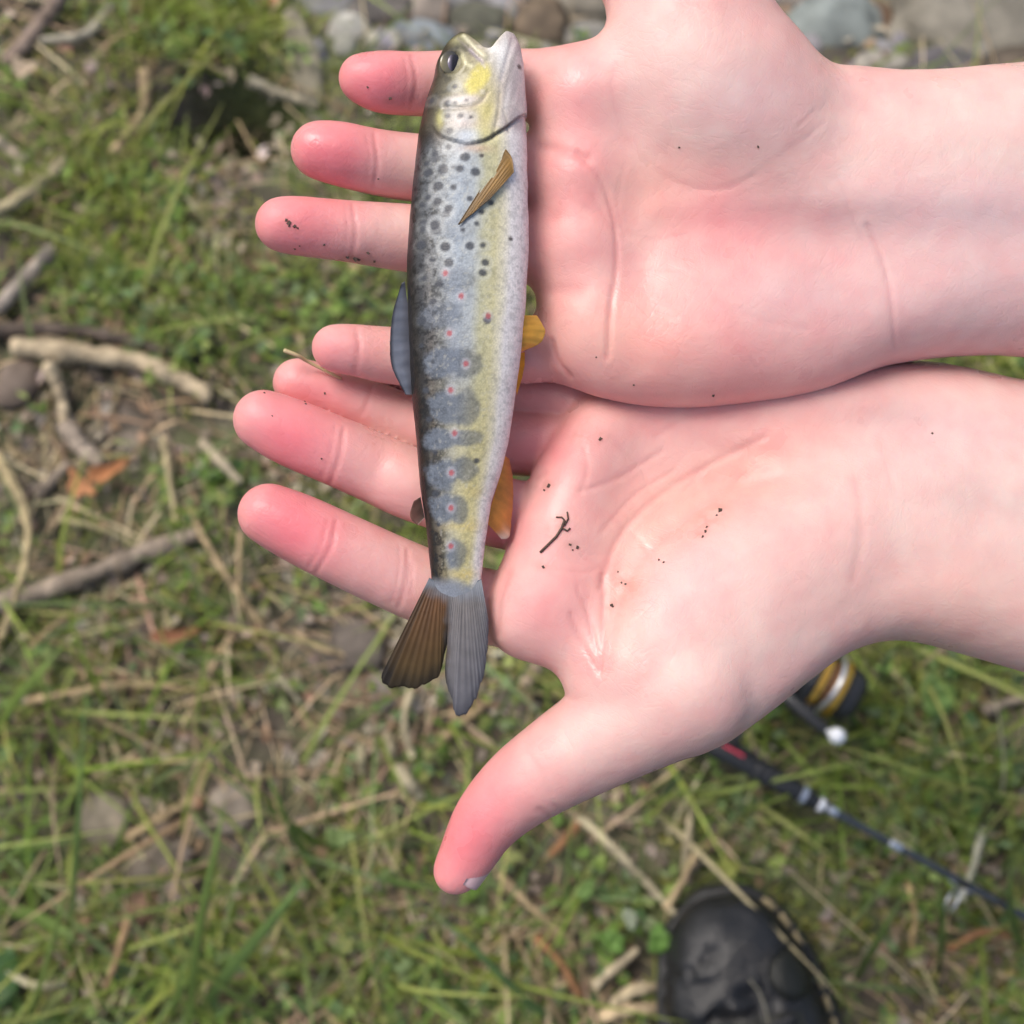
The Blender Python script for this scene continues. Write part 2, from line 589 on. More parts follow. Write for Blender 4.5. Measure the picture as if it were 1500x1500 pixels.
def slab(vol, P, tfun, k):
    """rounded slab over an outline (px, py, h mm of the mid surface); tfun(px) half thickness"""
    P = round_poly(P, 2)
    Q = np.array([cam_pt(p[0], p[1], p[2] * 1e-3) for p in P])
    xs = vol.lo[0] + vol.res * np.arange(vol.n[0]); ys = vol.lo[1] + vol.res * np.arange(vol.n[1])
    X, Y = np.meshgrid(xs, ys, indexing='ij')
    d2 = poly_sdf(Q[:, :2], X, Y)
    # mid surface: inverse-distance blend of outline heights
    w = np.zeros_like(X); m = np.zeros_like(X)
    for q in Q[::2]:
        wi = 1.0 / ((X - q[0]) ** 2 + (Y - q[1]) ** 2 + 0.0006)
        wi = wi * wi
        w += wi; m += wi * q[2]
    m = (m / w).astype(np.float32)[:, :, None]
    t = tfun(750 + X * FPX / REF, 750 - Y * FPX / REF).astype(np.float32)[:, :, None]
    zs = (vol.lo[2] + vol.res * np.arange(vol.n[2])).astype(np.float32)[None, None, :]
    d2 = d2.astype(np.float32)[:, :, None]
    d = np.sqrt(np.maximum(d2 + t, 0) ** 2 + (zs - m) ** 2) - t
    vol.d = smin(vol.d, d, k)


def pads(vol, L, k):
    for (px, py, h, rx, ry, rz, ang) in L:
        ellipsoid(vol, cam_pt(px, py, h * 1e-3), (rx * K, ry * K, rz * 1e-3), math.radians(ang), k, pad=0.024)


def blob(px, py, cx, cy, rx, ry, ang=0.0):
    a = math.radians(ang)
    x = (px - cx) * math.cos(a) + (py - cy) * math.sin(a)
    y = -(px - cx) * math.sin(a) + (py - cy) * math.cos(a)
    return np.exp(-((x / rx) ** 2 + (y / ry) ** 2))


GRIT_R = [(573, 147, 3), (535, 130, 2), (497, 150, 1.5), (427, 329, 4), (432, 334, 3), (421, 326, 2.5), (438, 336, 2), (424, 333, 2), (475, 362, 2.2), (430, 367, 2), (441, 364, 1.6),
          (518, 381, 5), (526, 384, 3), (511, 380, 3), (537, 373, 3), (546, 386, 3), (553, 265, 1.6), (992, 218, 1.8), (1112, 218, 2), (871, 525, 1.5), (1048, 582, 3), (928, 566, 2)]
GRIT_L = [(882, 642, 3.5), (800, 711, 4), (795, 716, 2.2), (848, 798, 3), (836, 797, 2.5), (842, 803, 2), (792, 827, 3), (1052, 745, 4.5), (1046, 752, 2), (1030, 776, 3), (1026, 783, 2.5), (1033, 770, 2),
          (895, 882, 3), (894, 886, 2.5), (908, 850, 2), (912, 852, 2), (964, 818, 2), (970, 820, 2), (905, 834, 1.6), (1368, 633, 2.2), (450, 588, 2), (478, 579, 2), (470, 675, 1.8), (388, 573, 2), (450, 585, 1.6), (402, 606, 1.4)]
STAINS = [q for q in GRIT_R + GRIT_L if q[2] >= 2.5] + [(826, 768, 5), (815, 780, 4), (920, 860, 6), (905, 845, 5), (850, 640, 4), (524, 378, 6), (1040, 760, 5)]


def finish_hand(vol, creases, colour, name, parent):
    v, f = surface_nets(vol.d, vol.lo, vol.res)
    v = relax(v, f, 3, 0.5)
    nrm = vert_normals(v, f)
    px = 750 + FPX * v[:, 0] / -v[:, 2]; py = 750 - FPX * v[:, 1] / -v[:, 2]
    face = sstep(0.1, 0.45, nrm[:, 2])
    red = np.zeros(len(v))
    disp = np.zeros(len(v))
    for (line, depth, wid) in creases:
        line = curve_pts(line, 8)
        d = pdist(px, py, line)
        g = np.exp(-(d / wid) ** 2)
        disp -= g * depth * 1e-3
        disp += 0.06 * depth * 1e-3 * np.exp(-((d - 2.4 * wid) / (1.6 * wid)) ** 2)
        red = np.maximum(red, g * min(1.0, depth * 1.6))
    disp = disp + 0.0007 * (fbm(v * 85 + 3, 3) - 0.5)
    v = v + nrm * (disp * face)[:, None]
    col = colour(px, py, v, nrm)
    for (gx, gy, gr) in STAINS:
        d = np.hypot((px - gx) / 1.4, py - gy)
        m = np.nonzero(d < gr * 9)[0]
        if len(m):
            k_ = 0.30 * np.exp(-(d[m] / (gr * 2.6)) ** 2) * sstep(0.35, 0.6, noise2(px[m], py[m], 0.11, gx))
            col[m] = mix(col[m], np.array((0.30, 0.16, 0.11)), k_ * (nrm[m, 2] > 0))
    col = col * (1 - 0.22 * (red * face)[:, None] * np.array([0.45, 1.0, 0.95]))
    w = to_world(v)
    ob = add(name, w, f, M_SKIN, parent, col)
    return ob, v, px, py, nrm


def skin_base(px, py, v, blobs, base):
    c = np.tile(np.array(base), (len(px), 1))
    for (cx, cy, rx, ry, ang, colr, s) in blobs:
        c = mix(c, np.array(colr), s * blob(px, py, cx, cy, rx, ry, ang))
    n = fbm(v * 60 + 11, 3) - 0.5
    c = c * (1 + n[:, None] * np.array([0.05, 0.13, 0.12]))
    n = fbm(v * 210 + 31, 3) - 0.5
    c = c * (1 + n[:, None] * np.array([0.05, 0.12, 0.11]))
    return np.clip(c, 0.02, 0.95)


PINK = (0.685, 0.368, 0.342)
RED = (0.72, 0.185, 0.215)
PALE = (0.695, 0.50, 0.455)
LILAC = (0.64, 0.435, 0.44)
YEL = (0.70, 0.41, 0.325)
ORANGE = (0.74, 0.325, 0.25)

person = empty('person', to_world(cam_pt(1200, 550, -20e-3)))
tag(person, 'two bare forearms with open wet pink palms cupped together holding a small trout', 'person')

# ---- the hand whose thumb points away from the other one (upper in the photograph)
RES = 0.0007


def right_hand():
    lo = np.array([-0.078, 0.018, -0.392]); hi = np.array([0.245, 0.203, -0.288])
    vol = Vol(lo, hi, RES)
    out = [(912, 84, 0), (880, 90, -1), (840, 92, -1), (806, 100, -2), (792, 130, -3), (788, 205, -3), (787, 300, -3), (787, 390, -3), (793, 440, -4), (809, 500, -5), (822, 548, -5),
           (870, 560, -3), (930, 572, -2), (1000, 584, -2), (1080, 585, -3), (1180, 572, -5), (1250, 547, -7), (1320, 531, -9), (1400, 521, -10), (1500, 520, -11), (1960, 575, -15),
           (1960, 36, -15), (1500, 98, -11), (1420, 105, -10), (1330, 113, -9), (1265, 108, -7), (1204, 97, -2), (1166, 52, 2), (1122, 8, 3), (1070, -45, 3), (970, -55, 3), (898, 2, 2), (922, 38, 0)]
    tf = lambda px, py: (0.0125 + 0.0075 * sstep(1150, 1420, px) + 0.006 * sstep(1500, 2000, px)) * (1 - 0.25 * sstep(960, 800, px))
    slab(vol, out, tf, 0.004)
    pads(vol, [(1040, 112, 7, 172, 118, 15.5, -42), (1130, 195, -2, 110, 75, 13, -35),          # thenar
               (1080, 470, 1, 200, 95, 13, -4), (980, 520, 1, 130, 60, 12, 8),              # hypothenar
               (850, 150, 1, 62, 66, 11.5, 0), (848, 268, 1, 60, 56, 11.5, 0), (852, 372, 1, 60, 54, 11.5, 0), (866, 478, 0, 62, 62, 12, 0),
               (1330, 290, 3, 260, 26, 8, 0), (1380, 225, 2, 260, 30, 8, 2)], 0.0108)
    fv = Vol(lo, hi, RES)
    for fg in ([(531, 115, 5, 35), (560, 120, 4, 43), (605, 123, 1, 44), (660, 123, -2, 46), (720, 123, -3, 47), (790, 123, -3, 48), (870, 126, -2, 50)],
               [(467, 220, 5, 41), (500, 226, 4, 45), (552, 238, 1, 46), (610, 246, -2, 48), (700, 252, -4, 49), (790, 255, -3, 50), (870, 258, -2, 50)],
               [(413, 329, 5, 39), (445, 332, 4, 42), (520, 340, 1, 44), (590, 348, -2, 48), (690, 357, -4, 50), (790, 362, -3, 51), (870, 366, -2, 51)],
               [(491, 510, 1, 34), (520, 513, 0, 37), (590, 522, -3, 42), (690, 520, -5, 44), (790, 514, -5, 46), (880, 500, -3, 46)],
               [(1033, 34, 3, 92), (930, -78, 4, 80), (860, -150, 5, 66), (790, -220, 5, 62), (730, -285, 6, 52), (705, -315, 6, 42)]):
        chain(fv, fg)
    vol.d = smin(vol.d, fv.d, 0.0045)
    cr = [([(592, 84), (597, 120), (590, 164)], 0.14, 2.8), ([(538, 196), (541, 236), (536, 278)], 0.14, 2.8), ([(506, 300), (509, 338), (504, 380)], 0.14, 2.8), ([(612, 90), (617, 122), (610, 160)], 0.10, 2.6),
          ([(855, 300), (880, 320)], 0.12, 3.0), ([(905, 330), (950, 350), (1000, 345)], 0.12, 3.5), ([(915, 240), (905, 300), (915, 345)], 0.12, 3.2), ([(930, 400), (985, 395), (1040, 420)], 0.10, 3.2), ([(1225, 260), (1245, 300)], 0.10, 3.0), ([(960, 455), (1010, 470)], 0.08, 3.0), ([(603, 82), (610, 120), (600, 166)], 0.30, 3.5), ([(548, 196), (553, 240), (545, 282)], 0.28, 3.5), ([(516, 300), (521, 340), (514, 382)], 0.28, 3.5),
          ([(522, 482), (526, 513), (520, 545)], 0.25, 3.5),
          ([(846, 222), (878, 262), (897, 310), (904, 360), (901, 410), (893, 470), (889, 525)], 0.38, 4.0),
          ([(868, 285), (893, 330), (915, 350)], 0.18, 3.0),
          ([(900, 95), (898, 140), (915, 195), (955, 245), (1010, 273), (1060, 277), (1105, 258)], 0.15, 4.5),
          ([(1105, 258), (1160, 218), (1200, 170), (1222, 125)], 0.10, 10.0),
          ([(1170, 185), (1195, 160)], 0.15, 3.0), ([(1180, 205), (1208, 178)], 0.15, 3.0),
          ([(1270, 330), (1290, 375), (1304, 430), (1311, 505)], 0.3, 4.0), ([(1240, 300), (1262, 350)], 0.15, 4.0),
          ([(790, 213), (830, 222), (860, 232)], 0.5, 8.0), ([(810, 318), (850, 322)], 0.25, 10.0), ([(800, 425), (850, 425)], 0.3, 10.0),
          ([(808, 500), (818, 530), (835, 552)], 0.4, 4.0), ([(895, 420), (892, 520)], 0.2, 3.0),
          ([(1050, 440), (1120, 470), (1180, 480)], 0.12, 5.0)]

    def colour(px, py, v, n):
        B = [(1000, 110, 150, 120, 0, PALE, 0.75), (1100, 150, 90, 60, 0, LILAC, 0.6), (960, 280, 80, 60, 0, YEL, 0.55), (1060, 320, 90, 55, 15, RED, 0.45),
             (1050, 500, 220, 80, 0, (0.73, 0.315, 0.30), 0.6), (1160, 430, 120, 60, 0, LILAC, 0.5), (940, 500, 80, 70, 0, ORANGE, 0.35), (870, 480, 60, 50, 0, YEL, 0.35),
             (1450, 200, 260, 90, 0, PALE, 0.9), (1800, 250, 400, 300, 0, PALE, 0.9), (1420, 310, 220, 60, 0, LILAC, 0.8), (1420, 440, 200, 90, 0, LILAC, 0.6),
             (845, 200, 60, 150, 0, RED, 0.3), (555, 120, 80, 60, 0, RED, 0.95), (485, 228, 80, 62, 0, RED, 0.95), (430, 335, 95, 60, 0, RED, 0.75), (490, 515, 55, 45, 0, RED, 0.5),
             (650, 120, 50, 50, 0, PINK, 0.7), (590, 245, 45, 50, 0, PALE, 0.45), (560, 345, 50, 50, 0, PALE, 0.4)]
        return skin_base(px, py, v, B, PINK)
    return finish_hand(vol, cr, colour, 'arm', person)


def left_hand():
    lo = np.array([-0.084, -0.118, -0.395]); hi = np.array([0.245, 0.050, -0.295])
    vol = Vol(lo, hi, RES)
    out = [(905, 560, -19), (862, 592, -17), (815, 665, -12), (778, 735, -8), (764, 790, -5), (742, 845, -3), (724, 895, -1), (728, 945, 0), (800, 970, 1), (868, 998, 2),
           (930, 1068, 4), (1000, 1105, 4), (1060, 1088, 4), (1120, 1045, 4), (1180, 997, 3), (1236, 958, 0), (1280, 938, -5), (1330, 936, -10), (1410, 958, -13), (1500, 985, -15), (1960, 1118, -21),
           (1960, 622, -25), (1500, 560, -21), (1420, 540, -21), (1350, 528, -21), (1270, 534, -21), (1150, 545, -22), (1000, 530, -22)]
    tf = lambda px, py: (0.0115 + 0.0075 * sstep(1150, 1420, px) + 0.006 * sstep(1500, 2000, px)) * (1 - 0.2 * sstep(960, 780, px))
    slab(vol, out, tf, 0.004)
    pads(vol, [(1060, 900, 3, 240, 120, 15, 38), (960, 985, 4, 120, 95, 13.5, 30), (1230, 790, -6, 170, 110, 15, 30),
               (1060, 620, -16, 210, 80, 14, -3), (1200, 600, -17, 150, 60, 15, 0),
               (868, 655, -10, 48, 62, 10.5, -30), (838, 720, -6, 52, 56, 11, -20), (818, 795, -3, 58, 56, 11, 0), (798, 885, 0, 74, 62, 12, 15),
               (1380, 700, -7, 260, 28, 9, -7)], 0.011)
    fv = Vol(lo, hi, RES)
    for fg in ([(436, 561, -11, 36), (470, 572, -12, 38), (540, 597, -14, 40), (610, 625, -16, 43), (700, 645, -16, 46), (790, 650, -16, 48), (880, 650, -16, 50)],
               [(570, 540, -19, 28), (620, 550, -20, 32), (700, 568, -20, 37), (800, 580, -17.5, 40), (900, 597, -17, 46)],
               [(386, 615, -1, 44), (430, 635, -2, 49), (500, 664, -4, 50), (560, 690, -6, 51), (610, 712, -5, 52), (700, 742, -8, 52), (790, 762, -11, 52), (880, 775, -8, 56)],
               [(394, 753, 2, 45), (440, 775, 1, 50), (500, 804, 0, 52), (560, 832, -2, 53), (620, 858, -4, 54), (700, 885, -7, 54), (790, 903, -8, 56), (880, 920, 0, 60)],
               [(668, 1276, -3, 33), (683, 1254, -3, 40), (712, 1203, -2, 49), (756, 1158, -1, 58), (810, 1120, 1, 66), (905, 1062, 3, 80), (1010, 1000, 5, 100)]):
        chain(fv, fg)
    vol.d = smin(vol.d, fv.d, 0.0014)
    cr = [([(491, 626), (484, 664), (470, 704)], 0.14, 2.8), ([(480, 762), (471, 796), (452, 832)], 0.14, 2.8), ([(586, 802), (584, 842), (574, 882)], 0.14, 2.8),
          ([(900, 760), (945, 800), (960, 840)], 0.12, 3.2), ([(905, 650), (940, 690), (950, 720)], 0.12, 3.2), ([(800, 830), (850, 838), (882, 830)], 0.14, 3.2), ([(1000, 720), (1030, 690)], 0.1, 3.0), ([(845, 860), (862, 905), (874, 950)], 0.2, 3.0), ([(503, 630), (497, 670), (482, 712)], 0.30, 3.5), ([(492, 766), (484, 802), (463, 838)], 0.3, 3.5), ([(597, 806), (596, 845), (584, 890)], 0.28, 3.5),
          ([(604, 826), (602, 870)], 0.2, 3.0), ([(545, 566), (540, 585), (531, 607)], 0.22, 3.0),
          ([(884, 842), (884, 905), (880, 985)], 0.4, 4.5), ([(836, 900), (852, 940), (877, 985)], 0.35, 4.0), ([(858, 880), (868, 930), (879, 980)], 0.25, 3.5),
          ([(880, 860), (905, 790), (960, 730), (1040, 680), (1120, 640)], 0.3, 5.0), ([(850, 720), (905, 700), (970, 660)], 0.25, 4.0),
          ([(856, 655), (860, 690), (850, 720)], 0.2, 3.5), ([(880, 780), (930, 725), (985, 690)], 0.2, 3.5),
          ([(890, 985), (900, 900), (940, 820), (1010, 760), (1090, 700)], 0.25, 9.0),
          ([(746, 840), (734, 875), (728, 930)], 0.35, 5.0), ([(785, 702), (800, 690)], 0.3, 4.0),
          ([(1255, 700), (1262, 780), (1250, 850)], 0.22, 8.0), ([(1290, 640), (1310, 720)], 0.14, 6.0),
          ([(770, 1098), (790, 1128), (806, 1160)], 0.15, 6.0), ([(790, 1185), (806, 1196)], 0.3, 4.0), ([(812, 1178), (826, 1190)], 0.2, 4.0),
          ([(960, 640), (1000, 615), (1060, 600)], 0.12, 4.0)]

    def colour(px, py, v, n):
        B = [(1080, 950, 200, 110, -38, PALE, 0.7), (1000, 850, 90, 60, -40, LILAC, 0.35), (950, 760, 90, 60, -30, YEL, 0.6), (1100, 680, 130, 50, -25, ORANGE, 0.5),
             (1100, 600, 230, 50, 0, (0.73, 0.33, 0.31), 0.55), (850, 780, 70, 70, 0, (0.77, 0.40, 0.37), 0.4), (800, 890, 60, 50, 0, RED, 0.25), (915, 880, 40, 80, 0, ORANGE, 0.45),
             (1450, 700, 260, 180, 0, PALE, 0.85), (1380, 640, 100, 50, 0, LILAC, 0.5), (1800, 850, 400, 300, 0, PALE, 0.9), (1420, 900, 160, 90, 0, YEL, 0.35),
             (425, 640, 95, 68, 20, RED, 0.95), (430, 773, 90, 66, 25, RED, 1.0), (455, 570, 70, 40, 15, RED, 0.45), (550, 690, 55, 55, 0, PINK, 0.6), (545, 830, 50, 50, 0, PINK, 0.6),
             (800, 650, 60, 50, 0, RED, 0.5), (740, 770, 40, 40, 0, RED, 0.5), (682, 1225, 80, 130, 25, RED, 0.85), (860, 1090, 90, 60, -40, PALE, 0.5), (650, 850, 40, 50, 0, PALE, 0.3)]
        return skin_base(px, py, v, B, PINK)
    return finish_hand(vol, cr, colour, 'arm', person)


HAND_R = right_hand()
HAND_L = left_hand()


def surf(hand, px, py, rad=4.0):
    ob, v, vx, vy, n = hand
    m = np.nonzero((np.abs(vx - px) < rad) & (np.abs(vy - py) < rad) & (n[:, 2] > 0))[0]
    if not len(m):
        return None, None
    j = m[np.argmax(v[m, 2])]
    return v[j], n[j]


def thumbnail():
    # nail on the far side of the thumb tip, seen edge-on
    c0 = cam_pt(700, 1262, -3e-3)
    ax = np.array([-0.50, -0.86, 0.0]); ax /= np.linalg.norm(ax)            # along the thumb to its tip
    out = np.array([0.80, -0.47, 0.42]); out = out - ax * (out @ ax); out /= np.linalg.norm(out)
    side = np.cross(ax, out)
    nu, nv = 14, 12
    R = 0.0074
    v, f = [], []
    cen = cam_pt(688, 1252, -3e-3)
    for k, r in enumerate((R + 0.0003, R - 0.0003)):
        for i in range(nu):
            for j in range(nv):
                a = (i / (nu - 1) - 0.5) * 1.75
                t = j / (nv - 1)
                rr = r * (1.0 - 0.16 * t)
                edge = 1 - 0.12 * abs(a) ** 2
                v.append(cen + ax * ((t - 0.42) * 0.0115 * edge) + out * rr * math.cos(a) + side * rr * math.sin(a))
    v = np.array(v)
    g = np.arange(nu * nv * 2).reshape(2, nu, nv)
    q = lambda a: np.stack([a[:-1, :-1], a[1:, :-1], a[1:, 1:], a[:-1, 1:]], -1).reshape(-1, 4)
    fs = [q(g[0]), q(g[1])[:, ::-1]]
    for s in (g[:, 0, :], g[:, -1, :], g[:, :, 0], g[:, :, -1]):
        fs.append(np.stack([s[0, :-1], s[0, 1:], s[1, 1:], s[1, :-1]], 1))
    add('thumbnail', to_world(v), np.concatenate(fs), M_NAIL, HAND_L[0])


thumbnail()

# ------------------------------------------------------------------ trout
FY = np.array([44, 50, 55, 60, 66, 74, 90, 110, 153, 197, 247, 297, 363, 407, 440, 500, 580, 647, 709, 770, 833, 850, 872, 900], float)
FL = np.array([680, 673, 664, 658, 653, 648, 641, 637, 623, 613, 607, 602, 597, 596, 597, 599, 602, 609, 613, 622, 628, 629, 628, 626], float)
FR_Y = np.array([44, 49, 58, 70, 97, 163, 263, 363, 447, 523, 585, 647, 696, 737, 791, 833, 853, 872, 900], float)
FR = np.array([748, 753, 758, 763, 768, 770, 773, 775, 770, 763, 754, 745, 733, 719, 711, 706, 704, 706, 710], float)
FB_Y = np.array([44, 55, 70, 100, 170, 250, 400, 550, 700, 800, 840, 870, 890, 905], float)
FB = np.array([3.0, 4.2, 5.4, 7.2, 9.0, 9.6, 9.6, 8.6, 6.2, 4.4, 3.1, 1.5, 0.75, 0.7], float)
HF = 0.0142                                   # height of the fish's axis over the hand plane
_yy = np.arange(30, 920, 1.0)


def _smooth(a, w=9):
    k = np.hanning(2 * w + 3)[1:-1]; k /= k.sum()
    return np.convolve(np.pad(a, w, mode='edge'), k, 'valid')


_L = _smooth(np.interp(_yy, FY, FL)); _R = _smooth(np.interp(_yy, FR_Y, FR)); _B = _smooth(np.interp(_yy, FB_Y, FB), 14)
_L[:30] = np.interp(_yy, FY, FL)[:30]; _R[:30] = np.interp(_yy, FR_Y, FR)[:30]


def fcen(y): return np.interp(y, _yy, (_L + _R) / 2)
def fhalf(y): return np.interp(y, _yy, (_R - _L) / 2)
def fthk(y): return np.interp(y, _yy, _B) * 1e-3


def sag(y):
    return -0.0058 * sstep(420, 860, np.asarray(y, float))          # the tail end hangs a little


def fish_z(px, py):
    u = np.clip((px - fcen(py)) / fhalf(py), -0.98, 0.98)
    return HF + fthk(py) * np.sqrt(1 - u * u)


def fish_pt(px, py, dz=0.0):
    """on the fish's upward flank; fish pixels are measured in the plane of its axis"""
    p = cam_pt(px, py, HF)
    p[2] = -(REF - float(fish_z(px, py)) - dz)
    return p


fish = empty('trout', to_world(cam_pt(690, 450, HF - 0.0095)))
tag(fish, 'small brown trout with dark and red spots lying across the open palms', 'fish')


def Z1(L): return [(340 + a / 3.0, 30 + b / 3.0) for a, b in L]
def Z2(L): return [(320 + a / 2.42, 440 + b / 2.42) for a, b in L]


DARK = Z1([(955, 465), (1010, 467), (1055, 475), (965, 530), (1035, 400), (955, 408), (985, 410), (985, 335), (880, 380), (960, 600), (1030, 648), (980, 690), (1075, 710), (980, 775), (910, 830),
           (950, 885), (1100, 880), (905, 955), (1020, 958), (945, 1030), (1105, 1022), (1105, 1138), (890, 1260), (1125, 1335), (840, 1335), (835, 1160), (840, 1010), (845, 835), (850, 920), (870, 700), (1140, 785), (900, 640)]) + \
       Z2([(765, 230), (725, 85), (725, 170), (740, 325), (750, 425), (770, 540), (770, 685), (780, 795), (955, 87), (770, 20), (735, 600), (915, 570)])
SMALL = Z1([(1225, 985), (1262, 225), (1100, 640)])
DARK += [(640, 236), (652, 262), (628, 250), (645, 285), (630, 300), (660, 318), (676, 262), (690, 305), (640, 340), (622, 345), (655, 372), (636, 390), (690, 372), (712, 395), (625, 415), (660, 395), (700, 340), (646, 425), (720, 310)]
REDS = [(678, 443), (661, 495), (684, 538), (662, 575), (667, 636), (662, 693), (661, 744), (660, 800), (655, 410), (716, 470)]
PARR = [(684, 538, 25, 23), (684, 600, 22, 27), (652, 600, 24, 26), (680, 643, 32, 12), (645, 645, 24, 18), (682, 688, 20, 20), (650, 694, 24, 24), (672, 747, 16, 22), (650, 746, 22, 22), (668, 812, 17, 24), (645, 470, 30, 20), (650, 535, 28, 22), (672, 420, 28, 20), (668, 350, 30, 20)]


def fish_colour(x, y, v):
    c0, a0 = fcen(y), fhalf(y)
    u = (x - c0) / a0 + 0.08 * (noise2(x, y, 0.03, 2.0) - 0.5)
    stops = [(-1.0, (0.016, 0.011, 0.008)), (-0.72, (0.018, 0.013, 0.009)), (-0.58, (0.095, 0.076, 0.055)), (-0.38, (0.155, 0.145, 0.118)), (-0.15, (0.30, 0.32, 0.345)),
             (0.10, (0.41, 0.425, 0.41)), (0.26, (0.50, 0.47, 0.27)), (0.46, (0.60, 0.55, 0.31)), (0.60, (0.74, 0.69, 0.52)), (0.72, (0.84, 0.80, 0.77)), (1.0, (0.82, 0.75, 0.73))]
    us = np.array([s[0] for s in stops]); cs = np.array([s[1] for s in stops])
    c = np.stack([np.interp(u, us, cs[:, k]) for k in range(3)], -1)
    body = sstep(205, 235, y)
    # bluish tint of the flank
    c = mix(c, (0.34, 0.41, 0.48), 0.55 * blob(x, y, 668, 320, 40, 190) * body)
    c = mix(c, (0.58, 0.50, 0.22), 0.55 * sstep(560, 720, y) * np.exp(-((u - 0.35) / 0.33) ** 2))
    c = mix(c, (0.70, 0.52, 0.16), 0.8 * (blob(x, y, 678, 770, 22, 9) + blob(x, y, 677, 842, 20, 9) + 0.5 * blob(x, y, 690, 720, 18, 9)))
    c = mix(c, (0.56, 0.50, 0.25), 0.65 * sstep(530, 620, y) * sstep(860, 835, y) * np.exp(-((u - 0.12) / 0.42) ** 2))
    # parr marks
    p = np.zeros(len(x))
    for (cx, cy, rx, ry) in PARR:
        q = np.sqrt(((x - cx) / rx) ** 2 + ((y - cy) / ry) ** 2) * (1 + 0.7 * (noise2(x, y, 0.07, 51.0, 3) - 0.5))
        p = np.maximum(p, sstep(1.18, 0.70, q) * (0.35 + 0.65 * min(1, max(0, (cy - 380) / 160))))
    parr_c = mix(np.array((0.14, 0.165, 0.205)), np.array((0.20, 0.20, 0.165)), sstep(-0.15, 0.25, u))
    c = c * (1 - 0.88 * p[:, None]) + parr_c * 0.88 * p[:, None]
    # brown speckle of the back
    sp = noise2(x, y, 0.27, 4.0, 2)
    c = c * (1 - 0.75 * (sstep(0.48, 0.62, sp) * sstep(-0.15, -0.55, u) * body * (1 - 0.6 * p))[:, None])
    sp = noise2(x, y, 0.22, 8.0, 2)
    c = c * (1 - 0.22 * (sstep(0.5, 0.68, sp) * body)[:, None])
    c = mix(c, (0.48, 0.47, 0.40), 0.35 * sstep(0.62, 0.74, noise2(x, y, 0.24, 12.0, 2)) * body * sstep(0.8, 0.4, np.abs(u)))
    # lateral line
    ll = np.exp(-((x - (fcen(y) - 0.06 * a0)) / 1.6) ** 2) * sstep(240, 300, y) * sstep(840, 780, y)
    c = c * (1 - 0.12 * ll[:, None])
    # head
    hd = sstep(214, 196, y + 0.10 * (x - 690) ** 2 / 30 * 0.3)
    head = np.stack([np.interp(u, [-1, -0.75, -0.5, -0.2, 0.1, 0.5, 0.8, 1], q) for q in
                     ([0.03, 0.06, 0.15, 0.29, 0.46, 0.54, 0.52, 0.52], [0.024, 0.05, 0.14, 0.26, 0.41, 0.48, 0.44, 0.44], [0.018, 0.03, 0.085, 0.18, 0.30, 0.42, 0.43, 0.44])], -1)
    c = mix(c, head, hd)
    wb = 10 * (noise2(x, y, 0.06, 21.0, 2) - 0.5)
    c = mix(c, (0.50, 0.44, 0.17), 0.55 * hd * blob(x, y, 702, 140, 26, 46))
    c = mix(c, (0.66, 0.57, 0.13), 0.85 * hd * sstep(1.25, 0.65, np.sqrt((((x - 700 + wb) + 0.45 * (y - 134)) / 15) ** 2 + ((y - 132 + wb) / 24) ** 2)))
    c = mix(c, (0.74, 0.68, 0.60), 0.5 * hd * sstep(0.58, 0.72, noise2(x, y, 0.10, 17.0, 2)) * sstep(-0.3, 0.1, u))
    c = c * (1 - 0.45 * (hd * sstep(0.55, 0.68, noise2(x, y, 0.13, 27.0, 2)) * sstep(0.1, -0.4, u))[:, None])
    c = c * (1 - 0.5 * (hd * blob(x, y, 662, 86, 16, 7, -20))[:, None])
    c = mix(c, (0.60, 0.53, 0.16), 0.75 * blob(x, y, 712, 185, 13, 36, 12))
    c = mix(c, (0.62, 0.58, 0.14), 0.6 * blob(x, y, 648, 188, 6, 12))
    c = mix(c, (0.60, 0.52, 0.49), 0.85 * hd * (blob(x, y, 680, 195, 22, 20) + blob(x, y, 683, 162, 26, 7)))
    c = mix(c, (0.55, 0.60, 0.66), 0.6 * blob(x, y, 688, 215, 14, 10))
    c = mix(c, (0.50, 0.43, 0.42), 0.6 * blob(x, y, 752, 145, 15, 50))
    c = mix(c, (0.66, 0.64, 0.59), 0.8 * blob(x, y, 732, 90, 16, 25))
    c = mix(c, (0.42, 0.40, 0.20), 0.6 * blob(x, y, 672, 66, 12, 8))
    for ln, cc, w, s in (([(672, 64), (684, 80), (706, 103)], (0.20, 0.17, 0.15), 2.2, 0.6), ([(680, 62), (694, 80), (712, 98)], (0.72, 0.68, 0.46), 3.0, 0.7),
                         ([(690, 86), (698, 97), (708, 106)], (0.34, 0.28, 0.34), 3.0, 0.6), ([(678, 95), (684, 108), (692, 112)], (0.85, 0.80, 0.5), 2.5, 0.7),
                         ([(652, 172), (678, 174), (702, 168), (716, 150)], (0.34, 0.27, 0.22), 2.0, 0.5), ([(722, 215), (730, 180), (733, 150)], (0.40, 0.34, 0.22), 2.0, 0.4),
                         ([(735, 130), (740, 110), (752, 62)], (0.50, 0.44, 0.44), 3.0, 0.5), ([(745, 205), (738, 175)], (0.45, 0.38, 0.28), 2.0, 0.4)):
        c = mix(c, cc, s * np.exp(-(pdist(x, y, curve_pts(ln, 6)) / w) ** 2))
    # silvery streaks of jaw, cheek and gill rays
    sk = noise2((x - 700) * 1.0 + 0.25 * (y - 120), (y - 120) * 0.16, 0.17, 33.0, 3)
    jw = hd * sstep(0.0, 0.35, u)
    c = c * (1 + 0.75 * (jw * (sk - 0.5))[:, None])
